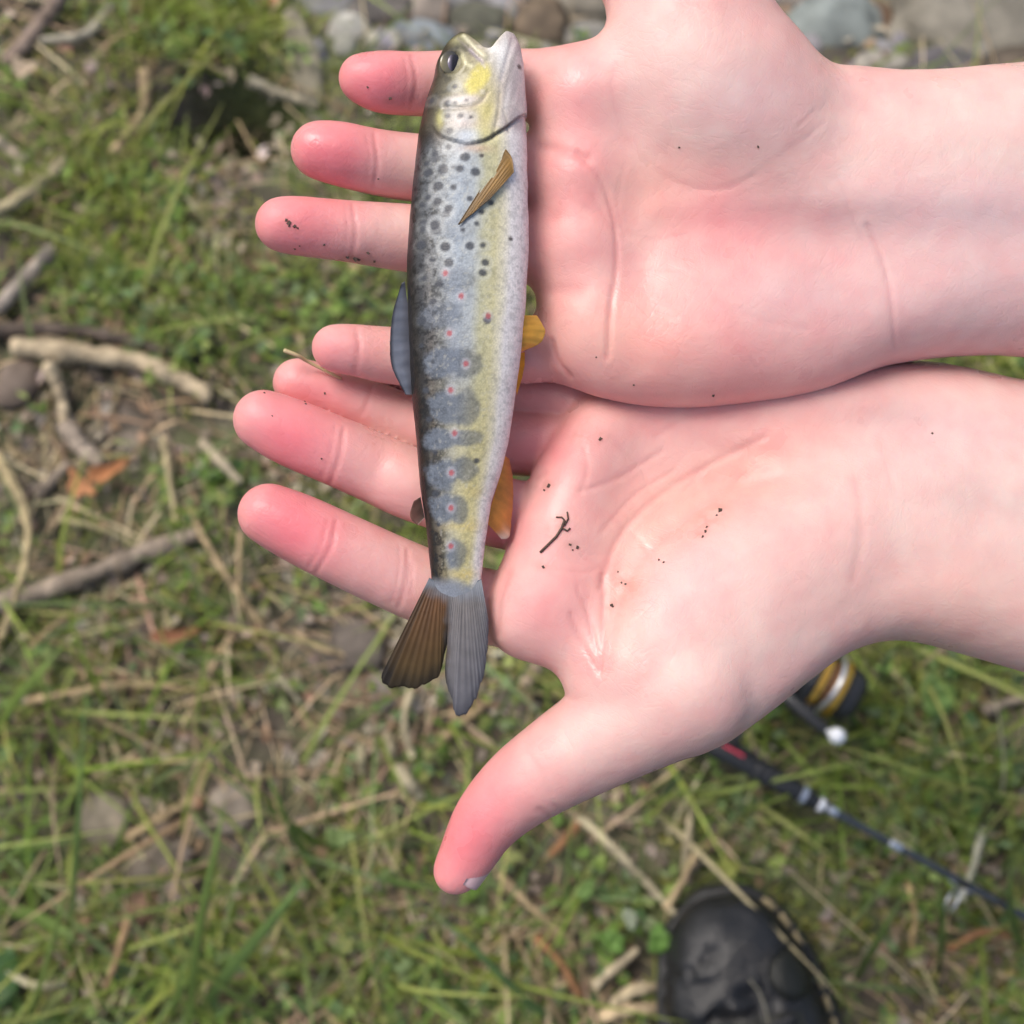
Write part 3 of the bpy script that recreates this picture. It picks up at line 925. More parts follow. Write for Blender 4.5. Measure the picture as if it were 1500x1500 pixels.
    c = mix(c, (0.84, 0.83, 0.80), 0.7 * hd * (blob(x, y, 737, 88, 7, 34, 8) + 0.8 * blob(x, y, 724, 84, 10, 7) + 0.6 * blob(x, y, 766, 120, 3.5, 60) + 0.5 * blob(x, y, 742, 160, 4, 26, 10)))
    c = mix(c, (0.62, 0.36, 0.22), 0.45 * blob(x, y, 700, 233, 22, 6))
    gill = pdist(x, y, curve_pts(GILL, 8)) * (1 + 0.5 * (noise2(x, y, 0.06, 41.0, 2) - 0.5))
    c = mix(c, (0.05, 0.035, 0.03), np.exp(-(gill / 2.4) ** 2) * np.interp(x, [636, 680, 710, 735, 768], [0.25, 0.35, 0.9, 0.95, 0.3]))
    # spots
    for i, (cx, cy) in enumerate(DARK):
        r = 3.9 + 1.3 * math.sin(i * 2.7)
        if cy < 215: r *= 0.85
        elif cy < 410: r *= 1.2
        d = np.sqrt(((x - cx) / 1.15) ** 2 + (y - cy) ** 2) * (1 + 0.25 * (noise2(x, y, 0.12, 3.3 + i, 2) - 0.5))
        ub = abs((cx - fcen(cy)) / fhalf(cy))
        c = mix(c, (0.55, 0.57, 0.56), (0.26 if cy < 420 else 0.05) * np.exp(-((d - r - 3.5) / 3.0) ** 2) * (1 if ub < 0.6 else 0.4))
        c = mix(c, (0.045, 0.05, 0.062), 0.9 * sstep(r + 1.8, r - 1.5, d))
    for (cx, cy) in SMALL:
        c = mix(c, (0.05, 0.04, 0.04), 0.9 * sstep(4.5, 2.0, np.hypot(x - cx, y - cy)))
    for (cx, cy) in REDS:
        d = np.hypot((x - cx) / 0.9, y - cy)
        c = mix(c, (0.62, 0.58, 0.62), 0.3 * sstep(11, 6, d))
        c = mix(c, (0.40, 0.08, 0.09), 0.85 * sstep(5.5, 3.0, d))
    # tail root
    c = mix(c, (0.25, 0.27, 0.31), 0.8 * sstep(842, 862, y) * sstep(0.6, 0.2, u))
    nz = 16 * (noise2(x, y, 0.09, 5.5, 3) - 0.5)
    c = mix(c, (0.23, 0.25, 0.285), sstep(852, 872, y + nz))
    return np.clip(c, 0.01, 0.9)


GILL = [(636, 196), (645, 210), (660, 219), (687, 227), (713, 220), (740, 200), (758, 182), (770, 170)]


def build_fish():
    lo = cam_pt(580, 915, HF); hi = cam_pt(790, 32, HF)
    res = 0.00042
    lo[2] = -(REF - HF) - 0.0115; hi[2] = -(REF - HF) + 0.0115
    vol = Vol(lo, hi, res)
    s = REF - HF
    xs = lo[0] + res * np.arange(vol.n[0]); ys = lo[1] + res * np.arange(vol.n[1]); zs = lo[2] + res * np.arange(vol.n[2])
    X = (750 + xs * FPX / s)[:, None, None]; Y = (750 - ys * FPX / s)[None, :, None]; Zm = (zs + s)[None, None, :]
    yv = Y.ravel()
    c = fcen(yv)[None, :, None]; a = fhalf(yv)[None, :, None]; b = fthk(yv)[None, :, None]
    km = s / FPX
    r = np.sqrt(((X - c) / a) ** 2 + (Zm / b) ** 2)
    d = (r - 1) * np.minimum(a * km, b)
    d = np.maximum(d, (49 - Y) * km)                           # blunt jaw tips
    d = np.maximum(d, (Y - 884 + 12 * ((X - c) / a) ** 2) * km)
    # gape between the jaws
    n2 = np.maximum.reduce([(Y - 82) * km + 0 * X, ((Y - 50) - (X - 678) * 0.98) * km * 0.72, ((Y - 49) - (741 - X) * 1.5) * km * 0.55])
    d = -smin(-d, n2 + 0 * Zm, 0.0003)
    vol.d = d.astype(np.float32)
    ellipsoid(vol, cam_pt(716, 84, HF), (17 * km, 30 * km, 0.0036), 0.0, 0.0008, sub=True)
    vol.d[[0, -1]] = 0.01; vol.d[:, [0, -1]] = 0.01; vol.d[:, :, [0, -1]] = 0.01
    v, f = surface_nets(vol.d, vol.lo, vol.res)
    v = relax(v, f, 3, 0.5)
    n = vert_normals(v, f)
    x = 750 + v[:, 0] * FPX / s; y = 750 - v[:, 1] * FPX / s
    disp = np.zeros(len(v))
    g = pdist(x, y, curve_pts(GILL, 8))
    inside = (y < np.interp(x, [p[0] for p in GILL], [p[1] for p in GILL]))
    disp += np.where(inside, 0.0005 * np.exp(-(g / 26) ** 2), -0.0004 * np.exp(-(g / 5) ** 2)) * np.interp(x, [636, 690, 715, 768], [0.2, 0.5, 1, 0.8])
    for ln, dep, w in (([(672, 64), (684, 80), (706, 103)], -0.0003, 2.2), ([(680, 62), (694, 80), (712, 98)], 0.0004, 4.0), ([(652, 172), (678, 174), (702, 168), (716, 150)], -0.0003, 2.5),
                       ([(722, 215), (730, 180), (733, 150)], -0.00025, 2.5), ([(735, 130), (740, 110), (752, 62)], -0.0003, 3.5), ([(745, 205), (738, 175)], -0.0002, 2.5)):
        disp += dep * np.exp(-(pdist(x, y, curve_pts(ln, 6)) / w) ** 2)
    e = np.hypot(x - 663, y - 103)
    disp += 0.0002 * np.exp(-((e - 21) / 5) ** 2) - 0.0007 * sstep(19, 13, e)
    disp += 0.0003 * (fbm(v * 240, 2) - 0.5)
    v2 = v + n * disp[:, None]
    v2[:, 2] += sag(y)
    add('body', to_world(v2), f, M_FISH, fish, fish_colour(x, y, v))


build_fish()


def fin(name, base, edge, hb, he, colf, nrays, mat=None, nu=60, nv=24, amp=0.00005, thick=0.00018, parent=None, curl=0.0, ragged=0.10):
    """a rayed fin: base and edge are photo polylines, hb / he their heights (m) over the hand plane"""
    B = curve_pts(base, 10) if len(base) > 2 else np.array([np.linspace(base[0][k], base[1][k], 11) for k in (0, 1)]).T
    E = curve_pts(edge, 10) if len(edge) > 2 else np.array([np.linspace(edge[0][k], edge[1][k], 11) for k in (0, 1)]).T

    def rs(P, n):
        t = np.concatenate([[0], np.cumsum(np.linalg.norm(np.diff(P, axis=0), axis=1))]); t /= t[-1]
        s = np.linspace(0, 1, n)
        return np.stack([np.interp(s, t, P[:, k]) for k in range(2)], -1)
    B = rs(B, nu); E = rs(E, nu)
    top, cols = [], []
    for i in range(nu):
        u = i / (nu - 1)
        for j in range(nv):
            w = j / (nv - 1)
            rag = (float(noise2(np.array(u * nrays * 1.6), np.array(0.0), 1.0, 9.0 + base[0][1] * 0.01, 3)) - 0.5) * ragged
            p = B[i] * (1 - w * (1 + rag)) + E[i] * w * (1 + rag)
            hh = (hb(u) if callable(hb) else hb) * (1 - w) + (he(u) if callable(he) else he) * w + curl * w * (1 - w) + float(sag(p[1]))
            ray = math.cos(2 * math.pi * nrays * u)
            top.append(cam_pt(p[0], p[1], hh + amp * ray * min(1, 4 * w)))
            st = float(noise2(np.array(u * nrays * 1.5), np.array(w * 1.1), 1.0, 2.2, 3)) - 0.5
            cols.append(np.array(colf(u, w, p[0], p[1])) * (1 + 0.75 * st) * (1 - 0.03 * (1 - ray)))
    top = np.array(top)
    bot = top.copy(); bot[:, 2] -= thick
    v = np.concatenate([top, bot])
    g = np.arange(nu * nv * 2).reshape(2, nu, nv)
    q = lambda a: np.stack([a[:-1, :-1], a[1:, :-1], a[1:, 1:], a[:-1, 1:]], -1).reshape(-1, 4)
    fs = [q(g[0]), q(g[1])[:, ::-1]]
    for s_ in (g[:, 0, :], g[:, -1, :], g[:, :, 0], g[:, :, -1]):
        fs.append(np.stack([s_[0, :-1], s_[0, 1:], s_[1, 1:], s_[1, :-1]], 1))
    return add(name, to_world(v), np.concatenate(fs), mat or M_FIN, parent or fish, np.array(cols + cols))


def mixc(a, b, t):
    t = min(1, max(0, t))
    return [x * (1 - t) + y * t for x, y in zip(a, b)]


AMBER = (0.70, 0.34, 0.05)
# pectoral fin lying along the flank
fin('pectoral_fin', [(741, 218), (750, 232), (753, 252)], [(671, 328), (675, 327), (716, 293)],
    lambda u: float(fish_z(746, 232 + 18 * u)) + 0.0006, lambda u: float(fish_z(690, 315)) + 0.0008,
    lambda u, w, x, y: mixc(mixc((0.42, 0.24, 0.07), (0.20, 0.12, 0.04), abs(u - 0.5) * 1.6), (0.07, 0.05, 0.03), sstep(0.35, 0.95, w) * (0.75 if u > 0.55 else 0.35)), 6, curl=0.0012)
# pelvic fins
fin('pelvic_fin', [(763, 462), (754, 490), (744, 517)], [(786, 462), (797, 478), (798, 490), (790, 503), (765, 515)], HF + 0.002, HF - 0.002,
    lambda u, w, x, y: mixc((0.72, 0.38, 0.04), (0.80, 0.47, 0.09), w), 6)
fin('pelvic_fin', [(755, 520), (752, 545)], [(769, 515), (768, 535), (763, 560), (757, 578)], HF - 0.002, HF - 0.006,
    lambda u, w, x, y: (0.76, 0.40, 0.03), 4)
# anal fin
fin('anal_fin', [(740, 668), (728, 712), (712, 765)], [(746, 672), (751, 700), (751, 740), (746, 785), (735, 790)], HF - 0.001, HF - 0.005,
    lambda u, w, x, y: mixc(mixc(AMBER, (0.64, 0.23, 0.07), w), (0.75, 0.66, 0.55), sstep(0.75, 1.0, u) * sstep(0.5, 1, w)), 8)
# dorsal fin folded against the back
fin('dorsal_fin', [(593, 412), (600, 470), (604, 545), (603, 578)], [(588, 415), (575, 460), (571, 515), (577, 545), (594, 578)], HF + 0.001, HF + 0.002,
    lambda u, w, x, y: mixc((0.10, 0.10, 0.12), mixc((0.20, 0.22, 0.27), (0.03, 0.03, 0.04), sstep(0.78, 1, w)), min(1, 2 * w)), 10)
# adipose fin
fin('adipose_fin', [(616, 728), (622, 758)], [(606, 734), (601, 750), (603, 762), (612, 770)], HF, HF + 0.0005,
    lambda u, w, x, y: mixc((0.05, 0.03, 0.02), (0.20, 0.09, 0.065), w), 2, nu=20, nv=10)
# tail


def tail_col(u, w, x, y):
    nz = 16 * (float(noise2(np.array(x), np.array(y), 0.09, 5.5, 3)) - 0.5)
    left = sstep(662, 648, x + 0.02 * (y - 900) + 0.5 * nz)
    c1 = mixc((0.17, 0.075, 0.030), (0.095, 0.066, 0.022), w)
    c1 = mixc(c1, (0.026, 0.019, 0.012), sstep(0.75, 1, w) * 0.75 + (0.5 if u < 0.06 else 0))
    c2 = mixc((0.22, 0.20, 0.19), (0.17, 0.17, 0.19), w)
    c2 = mixc(c2, (0.08, 0.08, 0.095), 0.75 * sstep(0.82, 1, w))
    c = mixc(c2, c1, left)
    return mixc((0.23, 0.25, 0.285), c, sstep(862, 888, y + nz + 0.35 * (660 - x) * (x < 660)))


fin('tail_fin', [(629, 846), (645, 856), (664, 860), (685, 857), (705, 848)],
    [(560, 985), (562, 1004), (590, 1008), (620, 1003), (642, 990), (652, 955), (656, 938), (652, 985), (660, 1020), (671, 1049), (694, 1030), (709, 985), (714, 950), (716, 912)],
    HF + 0.0012, lambda u: HF - 0.001 + 0.002 * sstep(0.5, 0.62, u), tail_col, 30, nu=260, nv=48, amp=0.00006, ragged=0.08, curl=0.0034)


def dome(c, ax_x, ax_y, rx, ry, rz, name, colf, mat, parent, nr=14, na=40):
    v, cols = [], []
    for i in range(nr + 1):
        t = i / nr * math.pi / 2
        for j in range(na):
            a = 2 * math.pi * j / na
            dx, dy = math.sin(t) * math.cos(a), math.sin(t) * math.sin(a)
            v.append(c + ax_x * dx * rx + ax_y * dy * ry + np.array([0, 0, rz * math.cos(t)]))
            cols.append(colf(dx, dy))
    g = np.arange((nr + 1) * na).reshape(nr + 1, na)
    g2 = np.concatenate([g, g[:, :1]], 1)
    f = np.stack([g2[:-1, :-1], g2[1:, :-1], g2[1:, 1:], g2[:-1, 1:]], -1).reshape(-1, 4)
    return add(name, to_world(np.array(v)), f, mat, parent, np.array(cols))


M_EYE = mat_attr('fish_eye', rough=0.12, vary=0.1, scale=500, spec=0.6)
ec = fish_pt(663, 103, -0.0006)
xx, yy_ = np.array([1.0, 0, -0.25]), np.array([0, 1.0, 0])
eye = dome(ec, xx, yy_, 16 * K, 16.5 * K, 0.0006, 'eye',
           lambda a, b: mixc(mixc((0.11, 0.105, 0.085), (0.19, 0.165, 0.08), -a), (0.03, 0.027, 0.024), 0.8 * sstep(-0.1, 0.9, b) + 0.5 * sstep(0.5, 0.95, a)), M_EYE, fish)
dome(ec + np.array([4.5 * K, -0.5 * K, 0.00015]), xx, yy_, 10.5 * K, 12.5 * K, 0.0006, 'pupil', lambda a, b: mixc((0.012, 0.010, 0.014), (0.16, 0.14, 0.20), sstep(0.2, 0.9, -a)), M_EYE, eye)  # violet-grey highlight painted into the left side of the pupil colour

# ------------------------------------------------------------------ grit and plant scraps on the wet hands
def chunk(c, r, n=1):
    """small irregular lump: 8-corner jittered box"""
    q = np.array([(a, b, d) for a in (-1, 1) for b in (-1, 1) for d in (-1, 1)], float) * (0.55 + 0.5 * rng.random((8, 3)))
    a = rng.random() * 6.28
    R = np.array([[math.cos(a), -math.sin(a), 0], [math.sin(a), math.cos(a), 0], [0, 0, 1]])
    q = (q * np.array(r)) @ R.T
    f = [(0, 1, 3, 2), (4, 6, 7, 5), (0, 4, 5, 1), (2, 3, 7, 6), (0, 2, 6, 4), (1, 5, 7, 3)]
    return c + q, np.array(f)


def grit():
    V, F, n = [], [], 0
    for hand, pts in ((HAND_R, GRIT_R), (HAND_L, GRIT_L)):
        for (px, py, r) in pts:
            p, nn = surf(hand, px, py)
            if p is None: continue
            rr = 0.75 * r * K
            v, f = chunk(p + nn * rr * 0.15, (rr * 1.2, rr * 0.9, rr * 0.5))
            V.append(to_world(v)); F.append(f + n); n += 8
    o = add('grit', np.concatenate(V), np.concatenate(F), M_DIRT, smooth=False)
    tag(o, 'dark specks of dirt stuck to the wet fingers and palms', 'grit', kind='stuff')


grit()


def tube(P, R, ns=8, cap=True):
    """tapered tube along world points P with radii R; returns v, f (quads + end fans as quads)"""
    P = np.asarray(P, float); n = len(P)
    R = np.broadcast_to(np.asarray(R, float), (n,))
    T = np.gradient(P, axis=0); T /= np.linalg.norm(T, axis=1, keepdims=True) + 1e-12
    ref = np.array([0, 0, 1.0]) if abs(T[0][2]) < 0.9 else np.array([1.0, 0, 0])
    v = []
    for i in range(n):
        a = np.cross(T[i], ref); a /= np.linalg.norm(a) + 1e-12
        b = np.cross(a, T[i])
        for k in range(ns):
            t = 2 * math.pi * k / ns
            v.append(P[i] + R[i] * (a * math.cos(t) + b * math.sin(t)))
    g = np.arange(n * ns).reshape(n, ns)
    g2 = np.concatenate([g, g[:, :1]], 1)
    f = np.stack([g2[:-1, :-1], g2[:-1, 1:], g2[1:, 1:], g2[1:, :-1]], -1).reshape(-1, 4)
    v = np.array(v)
    if cap:
        m = len(v)
        v = np.vstack([v, P[0] - T[0] * R[0] * 0.3, P[-1] + T[-1] * R[-1] * 0.3])
        k = np.arange(ns)
        f0 = np.stack([np.full(ns, m), (k + 1) % ns, k, np.full(ns, m)], 1)
        e = (n - 1) * ns
        f1 = np.stack([np.full(ns, m + 1), e + k, e + (k + 1) % ns, np.full(ns, m + 1)], 1)
        tri = [tuple(q[:3]) for q in f0] + [tuple(q[:3]) for q in f1]
        return v, [tuple(q) for q in f] + tri
    return v, [tuple(q) for q in f]


def merge(parts):
    V, F, n = [], [], 0
    for v, f in parts:
        V.append(np.asarray(v)); F += [tuple(int(i) + n for i in q) for q in f]; n += len(v)
    return np.concatenate(V), F


def hand_line(hand, pts, lift):
    out = []
    for (x, y) in pts:
        p, nn = surf(hand, x, y)
        if p is not None: out.append(p + nn * lift)
    return to_world(np.array(out))


_rl = merge([tube(hand_line(HAND_L, [(790, 806), (803, 795), (815, 782), (824, 772), (829, 762)], 0.0003), 0.00035, 6),
             tube(hand_line(HAND_L, [(824, 772), (832, 775), (838, 770)], 0.0003), 0.00025, 6),
             tube(hand_line(HAND_L, [(829, 762), (822, 756), (814, 757)], 0.0003), 0.00022, 6),
             tube(hand_line(HAND_L, [(826, 768), (835, 758), (833, 750)], 0.0003), 0.00022, 6)])
tag(add('rootlet', _rl[0], _rl[1], M_DIRT), 'tiny brown branched rootlet stuck to the palm beside the anal fin', 'rootlet')
_st = np.array([cam_pt(416, 513, 0.001), cam_pt(436, 521, 0.000), cam_pt(455, 532, -0.003), cam_pt(500, 555, -0.006)])
_st = tube(to_world(curve_pts(_st, 5)), np.linspace(3.2, 2.2, 16) * K, 7)
M_STRAW = mat_simple('straw', (0.50, 0.40, 0.22), 0.7, vary=0.2, scale=200)
tag(add('dry_stalk', _st[0], _st[1], M_STRAW), 'short pale dry stalk poking out between two fingertips', 'stalk')


# ------------------------------------------------------------------ ground cover (nobody could count it)
GREENS = np.array([(0.195, 0.270, 0.045), (0.265, 0.325, 0.065), (0.130, 0.190, 0.045), (0.330, 0.355, 0.105), (0.165, 0.225, 0.085)])
DRYS = np.array([(0.46, 0.37, 0.22), (0.33, 0.25, 0.15), (0.56, 0.48, 0.30), (0.25, 0.18, 0.115), (0.42, 0.30, 0.19)])
BARE = [(60, 600, 100, 120, 0.75), (30, 760, 70, 80, 0.5), (545, 975, 130, 105, 1.0), (360, 700, 90, 70, 0.4), (130, 640, 90, 60, 0.5), (300, 1230, 130, 70, 0.8), (330, 150, 85, 45, 1.0), (30, 30, 90, 70, 0.8), (380, 260, 60, 50, 0.5),
        (700, 1000, 90, 50, 0.4), (1240, 1300, 50, 60, 0.4), (860, 1420, 90, 60, 0.5), (230, 1330, 60, 60, 0.5), (180, 830, 60, 30, 0.6), (420, 1080, 70, 40, 0.4), (590, 1110, 60, 60, 0.6), (400, 900, 60, 60, 0.3)]
LUSH = [(160, 320, 140, 130, 0.8), (320, 40, 170, 70, 0.9), (1330, 1130, 220, 160, 0.7), (180, 1090, 120, 80, 0.5), (480, 1340, 160, 120, 0.5), (700, 1420, 150, 90, 0.4), (1450, 545, 100, 60, 0.9), (420, 430, 90, 80, 0.4)]
DRYZ = [(1280, 1420, 160, 90, 0.7), (900, 1450, 110, 60, 0.9), (220, 960, 110, 60, 0.6), (1040, 1220, 70, 70, 0.5), (1200, 1200, 60, 60, 0.4), (560, 1080, 80, 60, 0.4), (840, 1330, 90, 60, 0.5), (1480, 1440, 60, 80, 0.5)]


def zone(px, py, Z):
    s = np.zeros(np.shape(px))
    for (cx, cy, rx, ry, a) in Z:
        s = s + a * blob(px, py, cx, cy, rx, ry)
    return np.clip(s, 0, 1)


def stony(px, py):
    """how much of the stream-bed gravel shows (top edge of the photograph, right of the grass)"""
    return sstep(150, 95, py + 18 * (noise2(px, py, 0.02, 6.0) - 0.5)) * sstep(400, 470, px - 0.2 * (100 - py))


def scatter(n, wide=True):
    if wide:
        m = int(n * 0.35)
        x = np.concatenate([rng.uniform(-0.40, 0.40, n - m), rng.uniform(-1.1, 1.1, m)])
        y = np.concatenate([rng.uniform(-0.40, 0.46, n - m), rng.uniform(-1.0, 1.2, m)])
    else:
        x = rng.uniform(-0.40, 0.40, n); y = rng.uniform(-0.40, 0.46, n)
    z = terr(x, y)
    w = np.stack([x, y, z], -1)
    px, py = to_px(w)
    return w, px, py


def shoe_clear(px, py, long=False):
    rodd = pdist(px, py, [(1040, 1090), (1245, 1202)]) < (34 if long else 22)
    return shoe_mask(px, py, long) & ~rodd & (blob(px, py, 335, 150, 88, 44) < 0.5 + 0.25 * (rng.random(np.shape(px)) - 0.5))


def shoe_mask(px, py, long):
    if long:
        return ~((px > 870) & (px < 1320) & (py > 1225))
    return ~((px > 965 - 0.08 * (py - 1400)) & (px < 1175 + 0.45 * (py - 1400)) & (py > 1318))


def blades(n, length, width, keep, colour, droop, name, label, cat, mat, seg=4, lean=0.5, flat=False):
    w, px, py = scatter(n)
    ok = (rng.random(len(w)) < keep(px, py, w)) & shoe_clear(px, py, length[1] > 0.05)
    w, px, py = w[ok], px[ok], py[ok]
    n = len(w)
    az = rng.uniform(0, 2 * math.pi, n)
    L = rng.uniform(*length, n) * (0.7 + 0.6 * noise2(w[:, 0], w[:, 1], 14, 3.0))
    W = rng.uniform(*width, n)
    ln = rng.uniform(0.05, 1.0, n) * lean
    dr = rng.uniform(0.3, 1.0, n) * droop
    dx, dy = np.cos(az), np.sin(az)
    tw = az + math.pi / 2 + rng.normal(0, 0.4, n)
    V = np.zeros((n, seg + 1, 2, 3))
    for j in range(seg + 1):
        t = j / seg
        if flat:
            hor = L * t; ver = 0.004 + 0.010 * rng.random(n) * 0 + 0.012 * np.sin(math.pi * t) * dr
            bend = 0.12 * L * np.sin(2.4 * t) * (rng.random(n) * 0 + ln - 0.2)
        else:
            hor = L * (ln * t + dr * t * t); ver = L * (t - 0.55 * dr * t ** 2.2) * (1 - 0.35 * ln)
            bend = 0
        cx = w[:, 0] + dx * hor - dy * bend; cy = w[:, 1] + dy * hor + dx * bend; cz = w[:, 2] - 0.002 + ver
        hw = W * (0.5 if flat else 0.5 * (1 - t ** 1.6) + 0.03) * (1 - (0.5 * t if flat else 0))
        for k, s in enumerate((-1, 1)):
            V[:, j, k, 0] = cx + s * np.cos(tw) * hw
            V[:, j, k, 1] = cy + s * np.sin(tw) * hw
            V[:, j, k, 2] = cz + (0.25 * s * hw if not flat else 0)
    c = colour(px, py, w, n)
    C = np.repeat(c, (seg + 1) * 2, 0)
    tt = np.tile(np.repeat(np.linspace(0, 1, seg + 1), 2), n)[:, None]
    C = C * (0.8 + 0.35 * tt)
    base = (np.arange(n) * (seg + 1) * 2)[:, None, None]
    q = np.array([[2 * j, 2 * j + 1, 2 * j + 3, 2 * j + 2] for j in range(seg)])[None]
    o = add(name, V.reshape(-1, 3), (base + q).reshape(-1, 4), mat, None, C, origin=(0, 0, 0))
    tag(o, label, cat, kind='stuff')


def pick(tab, n, jit=0.18):
    return tab[rng.integers(0, len(tab), n)] * (1 + rng.uniform(-jit, jit, (n, 1))) * (1 + rng.uniform(-0.08, 0.08, (n, 3)))


def clump(w, s, seed):
    return noise2(w[:, 0], w[:, 1], s, seed)


def green_keep(px, py, w):
    k = 0.06 + 2.0 * np.clip(clump(w, 14, 2.0) - 0.40, 0, 1) + 0.7 * zone(px, py, LUSH) - 1.0 * zone(px, py, BARE)
    return np.clip(k, 0.02, 1) * (1 - 0.97 * stony(px, py))


def green_col(px, py, w, n):
    c = pick(GREENS, n)
    dry = (rng.random(n) < 0.10 + 0.45 * zone(px, py, DRYZ))
    c[dry] = pick(DRYS, n)[dry]
    lush = zone(px, py, LUSH)[:, None] * sstep(700, 300, py)[:, None]
    return c * (1 - 0.5 * lush) + 0.5 * lush * np.array([0.29, 0.35, 0.045])


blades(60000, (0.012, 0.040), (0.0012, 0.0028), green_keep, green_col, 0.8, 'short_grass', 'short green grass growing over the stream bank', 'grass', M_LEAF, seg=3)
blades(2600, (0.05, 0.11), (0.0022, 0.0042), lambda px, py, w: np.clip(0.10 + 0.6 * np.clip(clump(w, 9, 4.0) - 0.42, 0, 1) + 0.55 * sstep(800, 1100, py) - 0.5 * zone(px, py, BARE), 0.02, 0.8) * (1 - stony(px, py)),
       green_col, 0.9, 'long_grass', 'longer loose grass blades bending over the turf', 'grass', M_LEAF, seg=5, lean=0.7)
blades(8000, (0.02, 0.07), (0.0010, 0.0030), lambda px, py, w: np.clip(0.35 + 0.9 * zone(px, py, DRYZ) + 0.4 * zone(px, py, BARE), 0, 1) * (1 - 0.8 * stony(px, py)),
       lambda px, py, w, n: pick(DRYS, n, 0.3), 0.6, 'dead_grass', 'dead tan grass stems littering the ground', 'dead grass', M_DRY, seg=3, flat=True)


def leaflets(n, name, label, size, keep, colour, mat, per=5, spread=0.010, lift=(0.004, 0.016), tilt=0.6, aspect=(0.7, 1.0)):
    w, px, py = scatter(n)
    ok = (rng.random(len(w)) < keep(px, py, w)) & shoe_clear(px, py)
    w, px, py = np.repeat(w[ok], per, 0), np.repeat(px[ok], per), np.repeat(py[ok], per)
    n = len(w)
    a = rng.uniform(0, 2 * math.pi, n)
    r = spread * np.sqrt(rng.random(n))
    c = w + np.stack([np.cos(a) * r, np.sin(a) * r, rng.uniform(*lift, n)], -1)
    R = rng.uniform(*size, n); asp = rng.uniform(*aspect, n)
    d = a + rng.normal(0, 0.5, n)
    u = np.stack([np.cos(d), np.sin(d), rng.normal(0, tilt * 0.5, n)], -1)
    s = np.stack([-np.sin(d), np.cos(d), rng.normal(0, tilt * 0.5, n)], -1)
    up = np.array([0, 0, 1.0])
    V = np.zeros((n, 8, 3))
    prof = [(-1, 0), (-0.45, 0.8), (0.35, 0.95), (1, 0.25), (1, -0.25), (0.35, -0.95), (-0.45, -0.8), (0.1, 0)]
    for k, (pu, ps) in enumerate(prof):
        V[:, k] = c + u * (R * pu)[:, None] + s * (R * asp * ps)[:, None] + up * (R * (0.22 * abs(ps) - 0.06 * pu))[:, None]
    base = (np.arange(n) * 8)[:, None, None]
    q = np.array([[7, 0, 6, 5], [7, 1, 0, 7], [7, 5, 4, 3], [7, 3, 2, 1]])
    q = np.array([[0, 7, 2, 1], [7, 4, 3, 2], [7, 5, 4, 4], [0, 6, 5, 7]])
    F = [(0, 7, 2, 1), (7, 4, 3, 2), (7, 5, 4), (0, 6, 5, 7)]
    V = V.reshape(-1, 3)
    quads = (base + np.array([(0, 7, 2, 1), (7, 4, 3, 2), (0, 6, 5, 7)])[None]).reshape(-1, 4)
    col = np.repeat(colour(px, py, w, n), 8, 0)
    o = add(name, V, quads, mat, None, col, origin=(0, 0, 0))
    tag(o, label, 'weeds' if mat is M_LEAF else 'litter', kind='stuff')


leaflets(6500, 'leafy_weeds', 'small rounded green weed leaves spread through the grass', (0.0022, 0.0055),
         lambda px, py, w: np.clip(0.05 + 1.6 * np.clip(clump(w, 10, 8.0) - 0.44, 0, 1) + 0.25 * zone(px, py, LUSH) - 0.6 * zone(px, py, BARE), 0.03, 1) * (1 - 0.95 * stony(px, py)),
         lambda px, py, w, n: pick(np.array([(0.165, 0.255, 0.055), (0.215, 0.300, 0.070), (0.125, 0.200, 0.075), (0.270, 0.335, 0.095), (0.185, 0.245, 0.110)]), n, 0.25), M_LEAF, per=6, spread=0.013, aspect=(0.4, 0.95), tilt=1.0)
leaflets(11000, 'moss', 'fine yellow-green moss covering the soil', (0.0012, 0.0026),
         lambda px, py, w: np.clip(0.05 + 2.2 * np.clip(clump(w, 11, 14.0) - 0.44, 0, 1) + 0.45 * zone(px, py, LUSH) - 0.4 * zone(px, py, BARE), 0.0, 1) * (1 - 0.9 * stony(px, py)),
         lambda px, py, w, n: pick(np.array([(0.245, 0.260, 0.050), (0.175, 0.180, 0.040), (0.29, 0.29, 0.08)]), n, 0.25), M_LEAF, per=6, spread=0.010, lift=(0.001, 0.007), tilt=1.2)
leaflets(4200, 'leaf_litter', 'crumbled brown leaf litter and soil crumbs on the ground', (0.0020, 0.0060),
         lambda px, py, w: np.clip(0.35 + 0.6 * zone(px, py, BARE) + 0.4 * zone(px, py, DRYZ), 0, 1) * (1 - 0.5 * stony(px, py)),
         lambda px, py, w, n: pick(np.array([(0.28, 0.23, 0.18), (0.35, 0.29, 0.225), (0.18, 0.145, 0.11), (0.42, 0.35, 0.28), (0.28, 0.185, 0.12)]), n, 0.3), M_DRY, per=4, spread=0.016, lift=(0.001, 0.006), tilt=0.9, aspect=(0.4, 0.9))

# ------------------------------------------------------------------ stones, each its own
def ico(sub):
    me = bpy.data.meshes.new('t')
    import bmesh
    bm = bmesh.new(); bmesh.ops.create_icosphere(bm, subdivisions=sub, radius=1.0); bm.to_mesh(me); bm.free()
    v = np.array([x.co[:] for x in me.vertices]); f = np.array([p.vertices[:] for p in me.polygons])
    bpy.data.meshes.remove(me)
    return v, f


ICO3 = ico(4)
ICO2 = ico(3)


